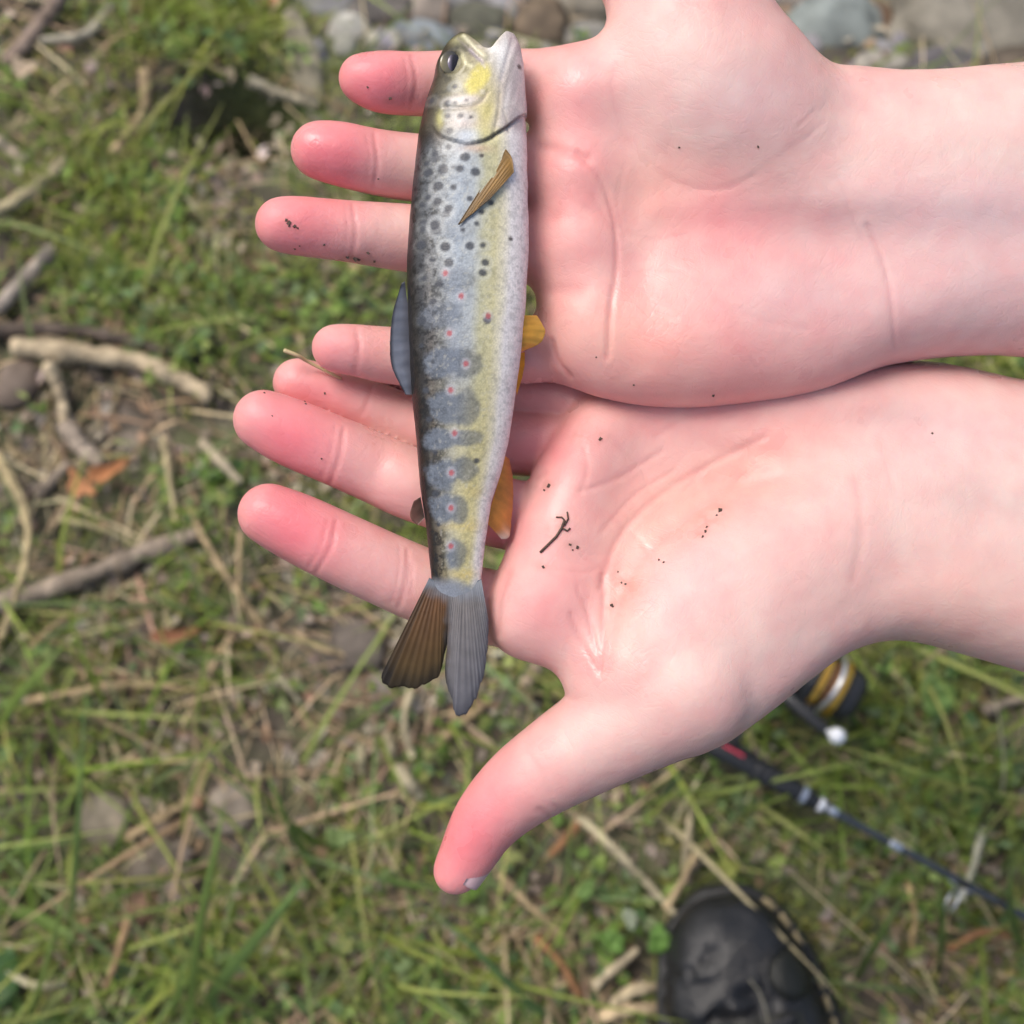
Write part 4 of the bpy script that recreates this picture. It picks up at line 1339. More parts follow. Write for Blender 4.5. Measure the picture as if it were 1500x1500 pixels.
def stone(px, py, rx, ry, colr, label, name='stone', cat='stone', ang=0, seed=0, flat=0.6, mottled=0.25, rough=0.22, group=None, sub=4):
    p = ground_pt(px, py)
    s = np.linalg.norm(p - CAM) / FPX * 0.97
    v, f = ICO3 if sub == 4 else ICO2
    d = 1 + rough * 2 * (fbm(v * 1.1 + seed * 3.1 + 20, 3) - 0.5) + 0.10 * (fbm(v * 4.0 + seed, 2) - 0.5)
    q = v * d[:, None]
    q = np.sign(q) * np.abs(q) ** 0.88
    a = math.radians(ang)
    q = q * np.array([rx * s, ry * s, flat * min(rx, ry) * s])
    R = np.array([[math.cos(a), -math.sin(a), 0], [math.sin(a), math.cos(a), 0], [0, 0, 1]])
    q = q @ R.T + p + np.array([0, 0, 0.28 * flat * min(rx, ry) * s])
    m = fbm(v * 2.2 + seed * 5.7, 3) - 0.5
    c = np.array(colr) * (1 + mottled * 3 * m[:, None])
    o = add(name, q, f, M_STONE, None, np.clip(c, 0.01, 0.8))
    tag(o, label, cat, group)
    return o


GRAVEL = 'stones of the stream bed'
STONES = [
    (1415, 48, 98, 62, (0.27, 0.26, 0.225), 'largest rounded grey-tan stone lying above the bare wrist', -8, 1),
    (1222, 48, 52, 40, (0.22, 0.26, 0.265), 'blue-grey rounded stone beside the thumb base of the right hand', 20, 2),
    (1180, 2, 45, 26, (0.21, 0.20, 0.19), 'grey stone between the blue-grey stone and the thumb', 10, 3),
    (1290, 96, 26, 14, (0.36, 0.35, 0.32), 'small pale pebble touching the edge of the wrist', 0, 4),
    (1283, 48, 24, 30, (0.17, 0.115, 0.08), 'small rusty brown stone between two larger grey stones', 0, 5),
    (1330, 2, 30, 22, (0.24, 0.22, 0.18), 'tan stone behind the dark gap beside the largest stone', 0, 6),
    (1375, 96, 36, 20, (0.13, 0.125, 0.14), 'dark slate-grey stone tucked under the largest stone', 0, 7),
    (1492, 108, 40, 26, (0.12, 0.10, 0.08), 'dark brown stone below the largest stone near the forearm', 0, 8),
    (1500, 12, 36, 34, (0.30, 0.29, 0.26), 'pale grey stone right behind the largest stone', 30, 9),
    (512, 47, 25, 21, (0.42, 0.43, 0.41), 'small whitish pebble beside the grass near the index fingertip', 0, 10),
    (566, 62, 20, 14, (0.38, 0.38, 0.31), 'small cream pebble just beyond the index fingertip', 0, 11),
    (622, 58, 36, 19, (0.24, 0.28, 0.32), 'flat bluish stone beside the snout of the trout', -6, 12),
    (480, 12, 46, 20, (0.25, 0.26, 0.28), 'long blue-grey stone behind the whitish pebble', -8, 13),
    (560, 18, 38, 20, (0.15, 0.14, 0.135), 'dark grey stone behind the cream pebble', 12, 14),
    (622, 22, 28, 22, (0.27, 0.24, 0.215), 'pinkish-grey stone behind the flat bluish stone', 0, 15),
    (662, 12, 24, 22, (0.20, 0.205, 0.22), 'small grey stone behind the trout snout', 0, 16),
    (705, 40, 30, 26, (0.115, 0.12, 0.095), 'dark mossy stone seen in the open mouth gap of the trout', 0, 17),
    (742, 18, 20, 30, (0.25, 0.26, 0.29), 'narrow blue-grey stone behind the lower jaw of the trout', 8, 18),
    (792, 44, 34, 30, (0.16, 0.125, 0.09), 'brown stone between the trout jaw and the thumb', 0, 19),
    (845, 18, 44, 30, (0.24, 0.225, 0.19), 'tan-grey stone beside the web of the thumb', 0, 20),
    (862, 62, 34, 18, (0.28, 0.28, 0.265), 'pale flat stone under the web of the thumb', 0, 21),
    (446, 90, 17, 60, (0.25, 0.235, 0.18), 'long tan stone at the edge of the grass by the index fingertip', 14, 22),
    (800, -12, 40, 22, (0.22, 0.22, 0.22), 'grey stone behind the brown stone', 0, 23),
]
for (px, py, rx, ry, c, lab, ang, sd_) in STONES:
    stone(px, py, rx * 1.3, ry * 1.3, tuple(q * m_ for q, m_ in zip(c, (0.84, 0.80, 0.74))), lab, ang=ang, seed=sd_, group=GRAVEL, rough=0.36, mottled=0.4)
for k in range(70):                                    # pebbles filling the gaps
    px = rng.uniform(450, 900) if k < 42 else rng.uniform(1140, 1500); py = rng.uniform(-40, 92) if k < 42 else rng.uniform(-40, 120)
    r = rng.uniform(9, 20); g = rng.uniform(0.09, 0.26)
    stone(px, py, r, r * rng.uniform(0.6, 0.95), (g, g * rng.uniform(0.92, 1.0), g * rng.uniform(0.78, 1.05)), ('dark', 'mid-grey', 'pale')[min(2, int((g - 0.09) / 0.057))] + ' small pebble wedged between stream-bed stones ' + ('behind the trout head' if k < 42 else 'above the bare wrist'), 'pebble', 'pebble', ang=rng.uniform(0, 180), seed=200 + k, group='pebbles between the stream-bed stones', sub=2)
for k in range(40):                                    # the bed goes on upstream, out of the picture
    px = rng.uniform(380, 2100); py = rng.uniform(-420, -50) if px < 1500 else rng.uniform(-420, 90)
    r = rng.uniform(22, 70)
    g = rng.uniform(0.14, 0.32)
    stone(px, py, r, r * rng.uniform(0.55, 0.95), (g, g * rng.uniform(0.93, 1.02), g * rng.uniform(0.8, 1.08)), ('dark grey', 'grey', 'light grey')[min(2, int((g - 0.14) / 0.061))] + (' large' if r > 46 else ' small') + ' stone of the stream bed lying farther upstream', ang=rng.uniform(0, 180), seed=30 + k, group='stones farther up the stream bed', sub=2)
CLODS = [(340, 1182, 34, 40, (0.22, 0.185, 0.145), 'rounded grey-tan clod standing behind the tall grass blade'), (155, 1208, 34, 40, (0.21, 0.18, 0.13), 'tan clod beside the thin diagonal twig'),
         (232, 1270, 44, 26, (0.15, 0.125, 0.095), 'low grey-brown clod below the tan clod'), (262, 1300, 34, 22, (0.17, 0.135, 0.105), 'small brown clod in front of the low grey-brown clod'),
         (205, 1325, 26, 26, (0.20, 0.12, 0.075), 'reddish-brown crumbly clod near the rosette leaf'), (520, 945, 40, 46, (0.115, 0.095, 0.078), 'dark clod on bare soil beside the trout tail'),
         (560, 1015, 30, 24, (0.22, 0.19, 0.16), 'grey-brown clod just past the tip of the tail fin'), (182, 825, 24, 20, (0.085, 0.066, 0.05), 'small dark clod above the thick grey stick'),
         (30, 565, 30, 34, (0.15, 0.115, 0.09), 'brown clod below the pale bent stick'), (668, 1012, 30, 22, (0.21, 0.20, 0.165), 'olive-grey clod under the lower tail lobe')]
for i, (px, py, rx, ry, c, lab) in enumerate(CLODS):
    stone(px, py, rx, ry, c, lab, 'soil_clod', 'clod', ang=20 * i, seed=60 + i, flat=0.55, mottled=0.35, rough=0.4, group='clods on the bank')

# ------------------------------------------------------------------ sticks, stalks, straws
def stick(pts, rpx, colr, label, name='stick', cat='stick', taper=0.55, lift=0.006, knob=0.3, group=None, ns=9, arch=0.0):
    C = curve_pts(pts, 10) if len(pts) > 2 else np.array([np.linspace(pts[0][k], pts[1][k], 14) for k in (0, 1)]).T
    P = ground_pt(C[:, 0], C[:, 1])
    s = np.linalg.norm(P - CAM, axis=1) / FPX
    t = np.linspace(0, 1, len(C))
    sm = np.convolve(np.pad(P[:, 2], 6, mode='edge'), np.ones(13) / 13, 'valid')
    R = rpx * s * (1 - (1 - taper) * t) * (1 + knob * 2 * (noise2(t * 9, t * 0, 1.0, rpx + pts[0][0] * 0.01) - 0.5))
    P = P.copy()
    P[:, 2] = np.maximum(sm, P[:, 2]) + R * 0.7 + lift + arch * np.sin(math.pi * t)
    # keep the picture position after lifting
    d = P - CAM
    px, py = C[:, 0], C[:, 1]
    dirs = np.stack([(px - 750) / FPX, -(py - 750) / FPX, -np.ones_like(px)], -1) @ ROT.T
    P = CAM + dirs * ((P[:, 2] - CAM_H) / dirs[:, 2])[:, None]
    P[:, :2] += 0.0012 * (np.stack([noise2(t * 14, t * 0, 1.0, pts[0][0]), noise2(t * 14, t * 0, 1.0, pts[0][1] + 3)], -1) - 0.5)
    v, f = tube(P, R, ns)
    v = np.asarray(v)
    ax_ = np.repeat(P, ns, 0); ax_ = np.vstack([ax_, P[:1], P[-1:]])
    v = ax_ + (v - ax_) * (1 + 0.7 * (fbm(v * 260 + rpx, 3) - 0.5) + 0.5 * (fbm(v * 70 + rpx * 2, 2) - 0.5))[:, None]
    n = fbm(v * np.array([150, 150, 150]) + rpx, 4) - 0.5
    col = np.clip(np.array(colr) * (1 + 1.6 * n[:, None]), 0.01, 0.8)
    o = add(name, v, f, M_WOOD, None, col)
    tag(o, label, cat, group)
    return o


PALE_W = (0.42, 0.34, 0.225); GREY_W = (0.24, 0.195, 0.15); DARK_W = (0.105, 0.082, 0.066); TAN_W = (0.36, 0.27, 0.155); RUST_W = (0.30, 0.155, 0.075)
G1 = 'sticks lying on the bank'
for a in [
    ([(-60, 486), (60, 482), (150, 490), (245, 514)], 12, DARK_W, 'dark brown stick lying just behind the pale bent stick', 0.6),
    ([(18, 508), (110, 518), (190, 526), (250, 550), (308, 582)], 14, PALE_W, 'pale bent stick tapering toward a knobbly end', 0.8),
    ([(-40, 900), (15, 878), (100, 852), (200, 815), (288, 783)], 15, GREY_W, 'thick grey straight stick resting across the grass', 0.75),
    ([(72, 535), (88, 575), (95, 618)], 11, PALE_W, 'short pale stick under the pale bent stick', 0.7),
    ([(96, 625), (120, 655), (148, 680)], 13, (0.33, 0.27, 0.21), 'stubby grey-tan stick beside the orange dead leaf', 0.8),
    ([(55, 725), (78, 702), (102, 678)], 9, GREY_W, 'short grey stick crossing the stubby stick', 0.7),
    ([(212, 105), (214, 150), (198, 185), (165, 225)], 9, TAN_W, 'tan curved twig in the bright green grass', 0.8),
    ([(98, 236), (50, 278), (-10, 312)], 9, (0.36, 0.31, 0.19), 'straight tan twig lying in the bright green moss', 0.9),
    ([(78, 365), (40, 405), (-5, 455)], 10, (0.28, 0.24, 0.20), 'grey twig with a pale broken end above the dark stick', 0.9),
    ([(162, 5), (150, 28), (122, 52), (60, 60)], 8, (0.33, 0.30, 0.23), 'pale twig curling over dark soil', 0.7),
    ([(92, -10), (60, 35), (10, 95)], 11, (0.25, 0.19, 0.15), 'brown stick leaning across the dark soil', 0.8),
    ([(-5, 205), (15, 220), (36, 236)], 9, (0.36, 0.30, 0.22), 'short pale twig stub in the moss', 0.8),
    ([(365, 118), (410, 136), (455, 152)], 9, (0.28, 0.25, 0.18), 'grey-tan twig over the dark hollow', 0.7),
    ([(290, 215), (330, 235), (375, 250)], 8, (0.24, 0.23, 0.13), 'mossy twig below the dark hollow', 0.7),
    ([(282, 1172), (235, 1200), (185, 1230)], 8, TAN_W, 'thin diagonal twig leaning on the tan clod', 0.9),
    ([(640, 1092), (672, 1062), (705, 1036)], 7, TAN_W, 'tan twig beyond the tail fin', 0.8),
    ([(1440, 1042), (1470, 1030), (1520, 1018)], 8, GREY_W, 'grey twig beside the fishing reel', 0.8),
    ([(770, 1002), (788, 975)], 10, (0.33, 0.26, 0.18), 'stubby tan twig beside the edge of the palm', 0.9),
    ([(310, 1055), (335, 1062), (362, 1074)], 8, DARK_W, 'short dark twig lying in the weeds', 0.7),
]:
    stick(a[0], a[1], a[2], a[3], taper=a[4], group=G1)
G2 = 'dry straws on the grass'
for a in [
    ([(-4, 665), (20, 712), (40, 765), (36, 830), (18, 890), (2, 935)], 7, (0.42, 0.34, 0.19), 'long curved dry stalk crossing the thick grey stick'),
    ([(278, 738), (298, 788), (345, 862), (396, 932)], 6, TAN_W, 'kinked tan straw running from the thick grey stick'),
    ([(296, 648), (322, 675), (352, 706)], 8, (0.43, 0.36, 0.25), 'pale split straw pointing at the middle fingertip'),
    ([(352, 780), (350, 850), (354, 905)], 4, TAN_W, 'thin upright straw beside the index fingertip'),
    ([(238, 640), (248, 700), (258, 762)], 5, (0.40, 0.33, 0.19), 'thin straw standing beside the orange dead leaf'),
    ([(848, 1198), (895, 1238), (930, 1275), (990, 1340)], 7, (0.46, 0.40, 0.26), 'long pale straw reaching toward the shoe'),
    ([(852, 1204), (828, 1230), (804, 1256)], 7, RUST_W, 'short rusty straw at the end of the long pale straw'),
    ([(728, 1280), (775, 1325), (842, 1388)], 7, TAN_W, 'tan straw lying below the thumb tip'),
    ([(784, 1372), (820, 1410), (850, 1460)], 7, RUST_W, 'rusty brown straw parallel to the tan straw'),
    ([(600, 1012), (592, 1060), (605, 1112)], 6, (0.44, 0.38, 0.25), 'pale curved straw below the tail fin'),
    ([(584, 1126), (598, 1145), (616, 1168)], 9, (0.48, 0.42, 0.28), 'short thick pale straw piece below the curved straw'),
    ([(528, 1095), (531, 1132)], 8, (0.40, 0.36, 0.22), 'stubby pale straw standing in bare soil'),
    ([(568, 1080), (574, 1112)], 8, (0.36, 0.31, 0.20), 'stubby tan straw next to the thick pale straw'),
    ([(40, 1028), (120, 1012), (200, 1002), (300, 1014)], 6, TAN_W, 'long bent tan stem lying over the moss'),
    ([(872, 1442), (905, 1415), (932, 1392)], 7, (0.44, 0.37, 0.25), 'pale straw beside the toe of the shoe'),
    ([(1002, 1275), (1008, 1225), (1012, 1180)], 5, (0.40, 0.34, 0.22), 'upright pale straw above the toe of the shoe'),
    ([(975, 1330), (1000, 1290), (1025, 1240)], 6, (0.42, 0.32, 0.19), 'tan straw leaning against the toe of the shoe'),
    ([(1440, 1212), (1428, 1262), (1408, 1318)], 6, (0.45, 0.44, 0.32), 'whitish straw crossing the fishing rod'),
    ([(900, 1470), (925, 1452), (965, 1445)], 9, (0.44, 0.36, 0.23), 'thick tan straw bundle touching the shoe'),
    ([(880, 1490), (930, 1478), (970, 1476)], 9, (0.40, 0.31, 0.19), 'flattened tan straw under the straw bundle'),
    ([(90, 760), (150, 775), (200, 798)], 4, (0.34, 0.30, 0.16), 'thin tan stem ending at the thick grey stick'),
    ([(430, 925), (470, 950), (505, 960)], 4, TAN_W, 'thin straw above the dark clod'),
    ([(400, 980), (425, 1010), (440, 1030)], 5, (0.36, 0.32, 0.22), 'short grey straw in front of the dark clod'),
    ([(1330, 1290), (1340, 1340), (1335, 1390)], 5, (0.42, 0.31, 0.15), 'yellowish upright straw below the fishing rod'),
    ([(1390, 1390), (1440, 1365), (1480, 1372)], 5, RUST_W, 'curved reddish straw below the fishing rod'),
    ([(0, 1415), (40, 1440), (75, 1445), (95, 1440)], 6, (0.44, 0.40, 0.26), 'bent pale straw beside the rosette leaf'),
    ([(190, 1340), (172, 1400), (155, 1450)], 6, (0.36, 0.24, 0.13), 'tan root leaning out of the reddish clod'),
]:
    stick(a[0], a[1], a[2], a[3], 'dry_straw', 'straw', taper=0.7, lift=0.010, group=G2, arch=0.006, ns=7)

# ------------------------------------------------------------------ tall single blades and leaves
def blade(pts, wpx, colr, label, h0=0.01, h1=0.09, name='grass_blade', cat='grass blade', group='tall single grass blades'):
    C = curve_pts(pts, 10) if len(pts) > 2 else np.array([np.linspace(pts[0][k], pts[1][k], 16) for k in (0, 1)]).T
    n = len(C); t = np.linspace(0, 1, n)
    dirs = np.stack([(C[:, 0] - 750) / FPX, -(C[:, 1] - 750) / FPX, -np.ones(n)], -1) @ ROT.T
    base = ground_pt(C[:1, 0], C[:1, 1])[0]
    z = base[2] + h0 * 0 + (h1) * np.sin(t * math.pi * 0.62) / math.sin(math.pi * 0.62 if 0.62 < 0.5 else math.pi / 2)
    P = CAM + dirs * ((z - CAM_H) / dirs[:, 2])[:, None]
    T = np.gradient(P, axis=0); T /= np.linalg.norm(T, axis=1, keepdims=True)
    S = np.cross(T, np.array([0, 0, 1.0])); S /= np.linalg.norm(S, axis=1, keepdims=True)
    s = np.linalg.norm(P - CAM, axis=1) / FPX
    hw = wpx * s * np.clip(1.15 * (1 - t ** 2.2), 0.05, 1) * (0.55 + 0.45 * sstep(0, 0.25, t))
    up = np.array([0, 0, 1.0])
    A = P - S * hw[:, None] + up * (0.35 * hw)[:, None]; B = P; D = P + S * hw[:, None] + up * (0.35 * hw)[:, None]
    v = np.concatenate([A, B, D, A - up * 0.0002, B - up * 0.0002, D - up * 0.0002])
    g = np.arange(6 * n).reshape(6, n)
    q = lambda a, b: np.stack([a[:-1], b[:-1], b[1:], a[1:]], -1)
    f = np.concatenate([q(g[0], g[1]), q(g[1], g[2]), q(g[4], g[3]), q(g[5], g[4]), q(g[3], g[0]), q(g[2], g[5])])
    c = np.array(colr) * (1 + 0.25 * (fbm(v * 60, 2)[:, None] - 0.5))
    o = add(name, v, f, M_LEAF, None, c)
    tag(o, label, cat, group)


GB = (0.135, 0.205, 0.050)
for a in [
    ([(276, 1530), (284, 1420), (300, 1320), (318, 1230), (330, 1170)], 6.5, GB, 'tall upright green blade rising in front of the grey-tan clod', 0.12),
    ([(275, 1510), (330, 1430), (385, 1365), (430, 1310), (455, 1280)], 8.5, (0.12, 0.195, 0.055), 'broad diagonal green blade beside the tall upright blade', 0.08),
    ([(250, 1500), (262, 1450), (275, 1395)], 5, GB, 'short blade at the foot of the tall upright blade', 0.05),
    ([(98, 1420), (108, 1300), (118, 1150), (126, 990)], 4.5, (0.11, 0.18, 0.05), 'thin very long blade passing the tan clod', 0.12),
    ([(-10, 1328), (50, 1342), (95, 1365), (118, 1385)], 8, GB, 'broad blade bending over beside the rosette leaf', 0.05),
    ([(40, 1500), (60, 1440), (85, 1350), (100, 1290)], 4.5, (0.14, 0.20, 0.05), 'thin blade leaning behind the bent pale straw', 0.08),
    ([(60, 1500), (80, 1465), (108, 1445)], 6, (0.24, 0.28, 0.10), 'yellowish blade arching by the bent pale straw', 0.04),
    ([(480, 1290), (430, 1225), (405, 1165), (390, 1130)], 5, GB, 'thin blade leaning over the weeds behind the broad diagonal blade', 0.06),
    ([(830, 1510), (760, 1455), (690, 1385), (620, 1325)], 5.5, (0.10, 0.17, 0.06), 'long bluish-green blade lying below the thumb tip', 0.05),
    ([(-10, 1085), (20, 1030), (60, 985), (95, 940)], 8, (0.15, 0.22, 0.05), 'broad bright blade by the long bent tan stem', 0.06),
    ([(1282, 1010), (1296, 975), (1312, 945)], 6, (0.15, 0.22, 0.08), 'pale green blade beside the reel under the wrist', 0.06),
    ([(1376, 1420), (1380, 1340), (1372, 1290)], 5, (0.14, 0.22, 0.05), 'upright green blade in front of the fishing rod', 0.07),
    ([(1500, 1400), (1480, 1330), (1482, 1240)], 5, GB, 'green blade crossing over the thin end of the rod', 0.08),
    ([(1250, 1440), (1290, 1370), (1330, 1300)], 5, (0.13, 0.20, 0.05), 'green blade between the shoe and the rod', 0.06),
    ([(0, 1252), (60, 1240), (130, 1228)], 4.5, GB, 'thin horizontal blade pointing at the tan clod', 0.03),
    ([(700, 1500), (650, 1440), (640, 1380)], 5, GB, 'short green blade below the long bluish-green blade', 0.06),
    ([(960, 1190), (985, 1150), (1000, 1130)], 5, (0.10, 0.16, 0.07), 'bluish blade beside the rod handle', 0.05),
    ([(1480, 1180), (1440, 1150), (1400, 1140)], 5, GB, 'arching blade right of the reel', 0.05),
]:
    blade(a[0], a[1], a[2], a[3], h1=a[4])


def leaf(px, py, rx, ry, ang, colr, label, name, mat, lobes=0.0, lift=0.012, curl=0.25, nseg=36, cat='leaf'):
    p = ground_pt(px, py) + np.array([0, 0, lift])
    s = np.linalg.norm(p - CAM) / FPX
    a = math.radians(ang)
    v = [p + np.array([0, 0, -0.001])]
    rings = 4
    for k in range(1, rings + 1):
        for j in range(nseg):
            t = 2 * math.pi * j / nseg
            r = (k / rings) * (1 + lobes * math.sin(3 * t + 0.6) + 0.6 * lobes * math.sin(5 * t + px))
            x = rx * s * r * math.cos(t); y = ry * s * r * math.sin(t) * (1 - 0.25 * math.cos(t))
            z = curl * min(rx, ry) * s * (r ** 2) * (0.5 + 0.5 * math.sin(2 * t + px)) + 0.0006 * math.sin(9 * x / (rx * s))
            v.append(p + np.array([x * math.cos(a) - y * math.sin(a), x * math.sin(a) + y * math.cos(a), z]))
    v = np.array(v)
    m = len(v)
    v = np.vstack([v, v - np.array([0, 0, 0.0003])])
    f = []
    for j in range(nseg):
        f += [(0, 1 + j, 1 + (j + 1) % nseg), (m, m + 1 + (j + 1) % nseg, m + 1 + j)]
        for k in range(rings - 1):
            A, B = 1 + k * nseg, 1 + (k + 1) * nseg
            q = (A + j, B + j, B + (j + 1) % nseg, A + (j + 1) % nseg)
            f += [q, tuple(m + i for i in q[::-1])]
        e = 1 + (rings - 1) * nseg
        f.append((e + j, m + e + j, m + e + (j + 1) % nseg, e + (j + 1) % nseg))
    c = np.array(colr) * (1 + 0.5 * (fbm(v * 130, 3)[:, None] - 0.5))
    o = add(name, v, f, mat, None, c)
    tag(o, label, cat)
    return o


leaf(168, 700, 30, 11, 28, (0.42, 0.19, 0.085), 'orange-brown curled dead leaf lying on the grass', 'dead_leaf', M_DRY, 0.22, 0.014, 0.8)
leaf(128, 720, 22, 13, -30, (0.44, 0.21, 0.10), 'small orange dead leaf lobe joined end to end with the curled leaf', 'dead_leaf', M_DRY, 0.25, 0.012, 0.6)
leaf(402, 8, 22, 16, 30, (0.42, 0.20, 0.11), 'orange dead leaf at the edge of the stones', 'dead_leaf', M_DRY, 0.2, 0.012, 0.5)
leaf(262, 935, 34, 11, 10, (0.26, 0.12, 0.065), 'narrow reddish-brown dead leaf beside the kinked straw', 'dead_leaf', M_DRY, 0.2, 0.010, 0.6)
leaf(48, 118, 16, 13, 10, (0.48, 0.38, 0.27), 'small pale tan dead leaf on the bright green moss', 'dead_leaf', M_DRY, 0.2, 0.014, 0.5)
leaf(14, 1428, 40, 28, 60, (0.055, 0.115, 0.035), 'dark green broad rosette leaf close to the soil', 'broad_leaf', M_LEAF, 0.06, 0.016, 0.35)
leaf(1348, 1024, 30, 22, 100, (0.14, 0.23, 0.06), 'broad bright green leaf beside the reel', 'broad_leaf', M_LEAF, 0.08, 0.030, 0.3)
leaf(1060, 1268, 15, 12, 10, (0.28, 0.30, 0.07), 'small yellow-green leaf above the toe of the shoe', 'broad_leaf', M_LEAF, 0.1, 0.022, 0.3)
leaf(958, 1368, 20, 15, 90, (0.13, 0.25, 0.05), 'bright green leaf touching the inner side of the shoe', 'broad_leaf', M_LEAF, 0.1, 0.026, 0.3)
leaf(892, 1372, 20, 13, 150, (0.13, 0.24, 0.05), 'bright green curled leaf beside the long pale straw', 'broad_leaf', M_LEAF, 0.12, 0.022, 0.5)
leaf(855, 1298, 18, 11, 40, (0.16, 0.26, 0.07), 'light green leaf under the long pale straw', 'broad_leaf', M_LEAF, 0.08, 0.022, 0.3)
leaf(918, 1340, 9, 15, 20, (0.30, 0.34, 0.24), 'small silvery green leaf beside the long pale straw', 'broad_leaf', M_LEAF, 0.05, 0.024, 0.3)
leaf(742, 1478, 15, 12, 30, (0.30, 0.36, 0.12), 'pale yellow-green leaf below the long bluish-green blade', 'broad_leaf', M_LEAF, 0.1, 0.022, 0.3)
leaf(505, 1225, 22, 13, 0, (0.17, 0.24, 0.08), 'light green leaf near the thin leaning blade', 'broad_leaf', M_LEAF, 0.1, 0.020, 0.3)

# ------------------------------------------------------------------ fishing rod with reel
M_BLACK = mat_simple('black_plastic', (0.018, 0.019, 0.021), 0.42, vary=0.2, scale=90)
M_FOAM = mat_simple('black_foam', (0.022, 0.022, 0.024), 0.75, vary=0.25, scale=300, bump=0.4, bump_scale=900)
M_BLANK = mat_simple('dark_carbon', (0.035, 0.042, 0.052), 0.3, vary=0.15, scale=150, coat=0.4)
M_GOLD = mat_simple('gold_anodised', (0.75, 0.44, 0.08), 0.3, metal=0.85, vary=0.08, scale=60)
M_SILVER = mat_simple('brushed_silver', (0.66, 0.68, 0.70), 0.28, metal=0.9, vary=0.08, scale=80)
M_WHITE = mat_simple('white_plastic', (0.82, 0.84, 0.86), 0.35, vary=0.03, scale=80)
M_RED = mat_simple('red_trim', (0.50, 0.035, 0.07), 0.4, vary=0.1, scale=80)
M_LINE = mat_simple('fishing_line', (0.16, 0.075, 0.03), 0.45, vary=0.3, scale=400)

RA = ground_pt(1050, 1095); RB = ground_pt(1500, 1342)
rod_z = 0.040
RA = RA.copy(); RB = RB.copy()
for P_, (x_, y_) in ((RA, (1050, 1095)), (RB, (1500, 1342))):
    d_ = np.array([(x_ - 750) / FPX, -(y_ - 750) / FPX, -1.0]) @ ROT.T
    P_[:] = CAM + d_ * ((rod_z - CAM_H) / d_[2])
rd = RB - RA; RL = np.linalg.norm(rd); rd /= RL
rb = np.cross(np.array([0, 0, 1.0]), rd); rb /= np.linalg.norm(rb)          # sideways, towards the reel
RP = RL / np.hypot(450, 247)                                                # metres per pixel along the rod


def rp(a, b=0.0, z=0.0):
    """rod frame: a along (px), b to the reel side (px), z up (m)"""
    return RA + rd * a * RP + rb * b * RP + np.array([0, 0, z])


rod = empty('fishing_rod', rp(60, 0, -0.04))
tag(rod, 'black fishing rod with a gold and silver spinning reel lying in the grass', 'fishing rod')


def rod_part(name, prof, mat, parent=rod, ns=24, b=0.0, z=0.0):
    """lathe along the rod axis: prof [(a px, radius px)]"""
    P = np.array([rp(a, b, z) for a, r in prof]); R = np.array([r * RP for a, r in prof])
    v = []
    up = np.array([0, 0, 1.0])
    for p, r in zip(P, R):
        for k in range(ns):
            t = 2 * math.pi * k / ns
            v.append(p + r * (rb * math.cos(t) + up * math.sin(t)))
    n = len(P)
    g = np.arange(n * ns).reshape(n, ns); g2 = np.concatenate([g, g[:, :1]], 1)
    f = [tuple(q) for q in np.stack([g2[:-1, :-1], g2[:-1, 1:], g2[1:, 1:], g2[1:, :-1]], -1).reshape(-1, 4)]
    f += [tuple(range(ns))[::-1], tuple(range((n - 1) * ns, n * ns))]
    o = add(name, np.array(v), f, mat, parent)
    try:
        o.data.set_sharp_from_angle(angle=math.radians(35))
    except Exception:
        pass
    return o


rod_part('grip', [(-190, 12), (-186, 19), (-120, 20), (-60, 18), (-20, 17), (-12, 14)], M_FOAM)
rod_part('butt_cap', [(-204, 10), (-202, 18), (-190, 19), (-188, 12)], M_BLACK)
rod_part('reel_seat', [(-14, 15), (0, 18), (30, 17), (62, 16), (64, 14)], M_BLACK)
seat = bpy.data.objects['reel_seat']
_ts = []
for (a0, a1) in ((4, 40),):
    vv = np.array([rp(a, b_, 16.6 * RP + (0.0 if i else 0.0008)) for i in (0, 1) for a in (a0, a1) for b_ in (4, 8)])
    _ts = (vv, [(0, 1, 3, 2), (4, 6, 7, 5), (0, 4, 5, 1), (2, 3, 7, 6), (0, 2, 6, 4), (1, 5, 7, 3)])
add('trim_stripe', _ts[0], _ts[1], M_RED, seat, smooth=False)
rod_part('lock_nut', [(62, 16), (64, 19), (72, 20), (74, 18), (82, 18), (84, 20), (92, 19.5), (94, 16)], M_BLACK)
rod_part('foregrip', [(92, 15), (96, 17), (120, 16), (140, 15.5), (144, 14)], M_BLACK)
rod_part('hood_ring', [(142, 15), (143, 16.5), (151, 16), (152, 14)], M_SILVER)
rod_part('winding_check', [(152, 13), (154, 14.5), (165, 12), (174, 10), (180, 9)], M_BLACK)
rod_part('check_band', [(172, 9), (174, 11), (180, 10.5), (184, 7)], M_WHITE)
blank = rod_part('blank', [(180, 7.5), (200, 7), (240, 6.2), (500, 6.0), (1400, 4.0), (2600, 2.0)], M_BLANK, ns=14)
for (a0, a1, r) in ((188, 205, 7.6), (292, 312, 7.0), (404, 424, 6.8), (468, 480, 6.8)):
    rod_part('thread_wrap', [(a0, r - 0.8), (a0 + 2, r), (a1 - 2, r), (a1, r - 0.8)], M_SILVER if a0 in (188, 292) else M_BLACK, blank, ns=14)


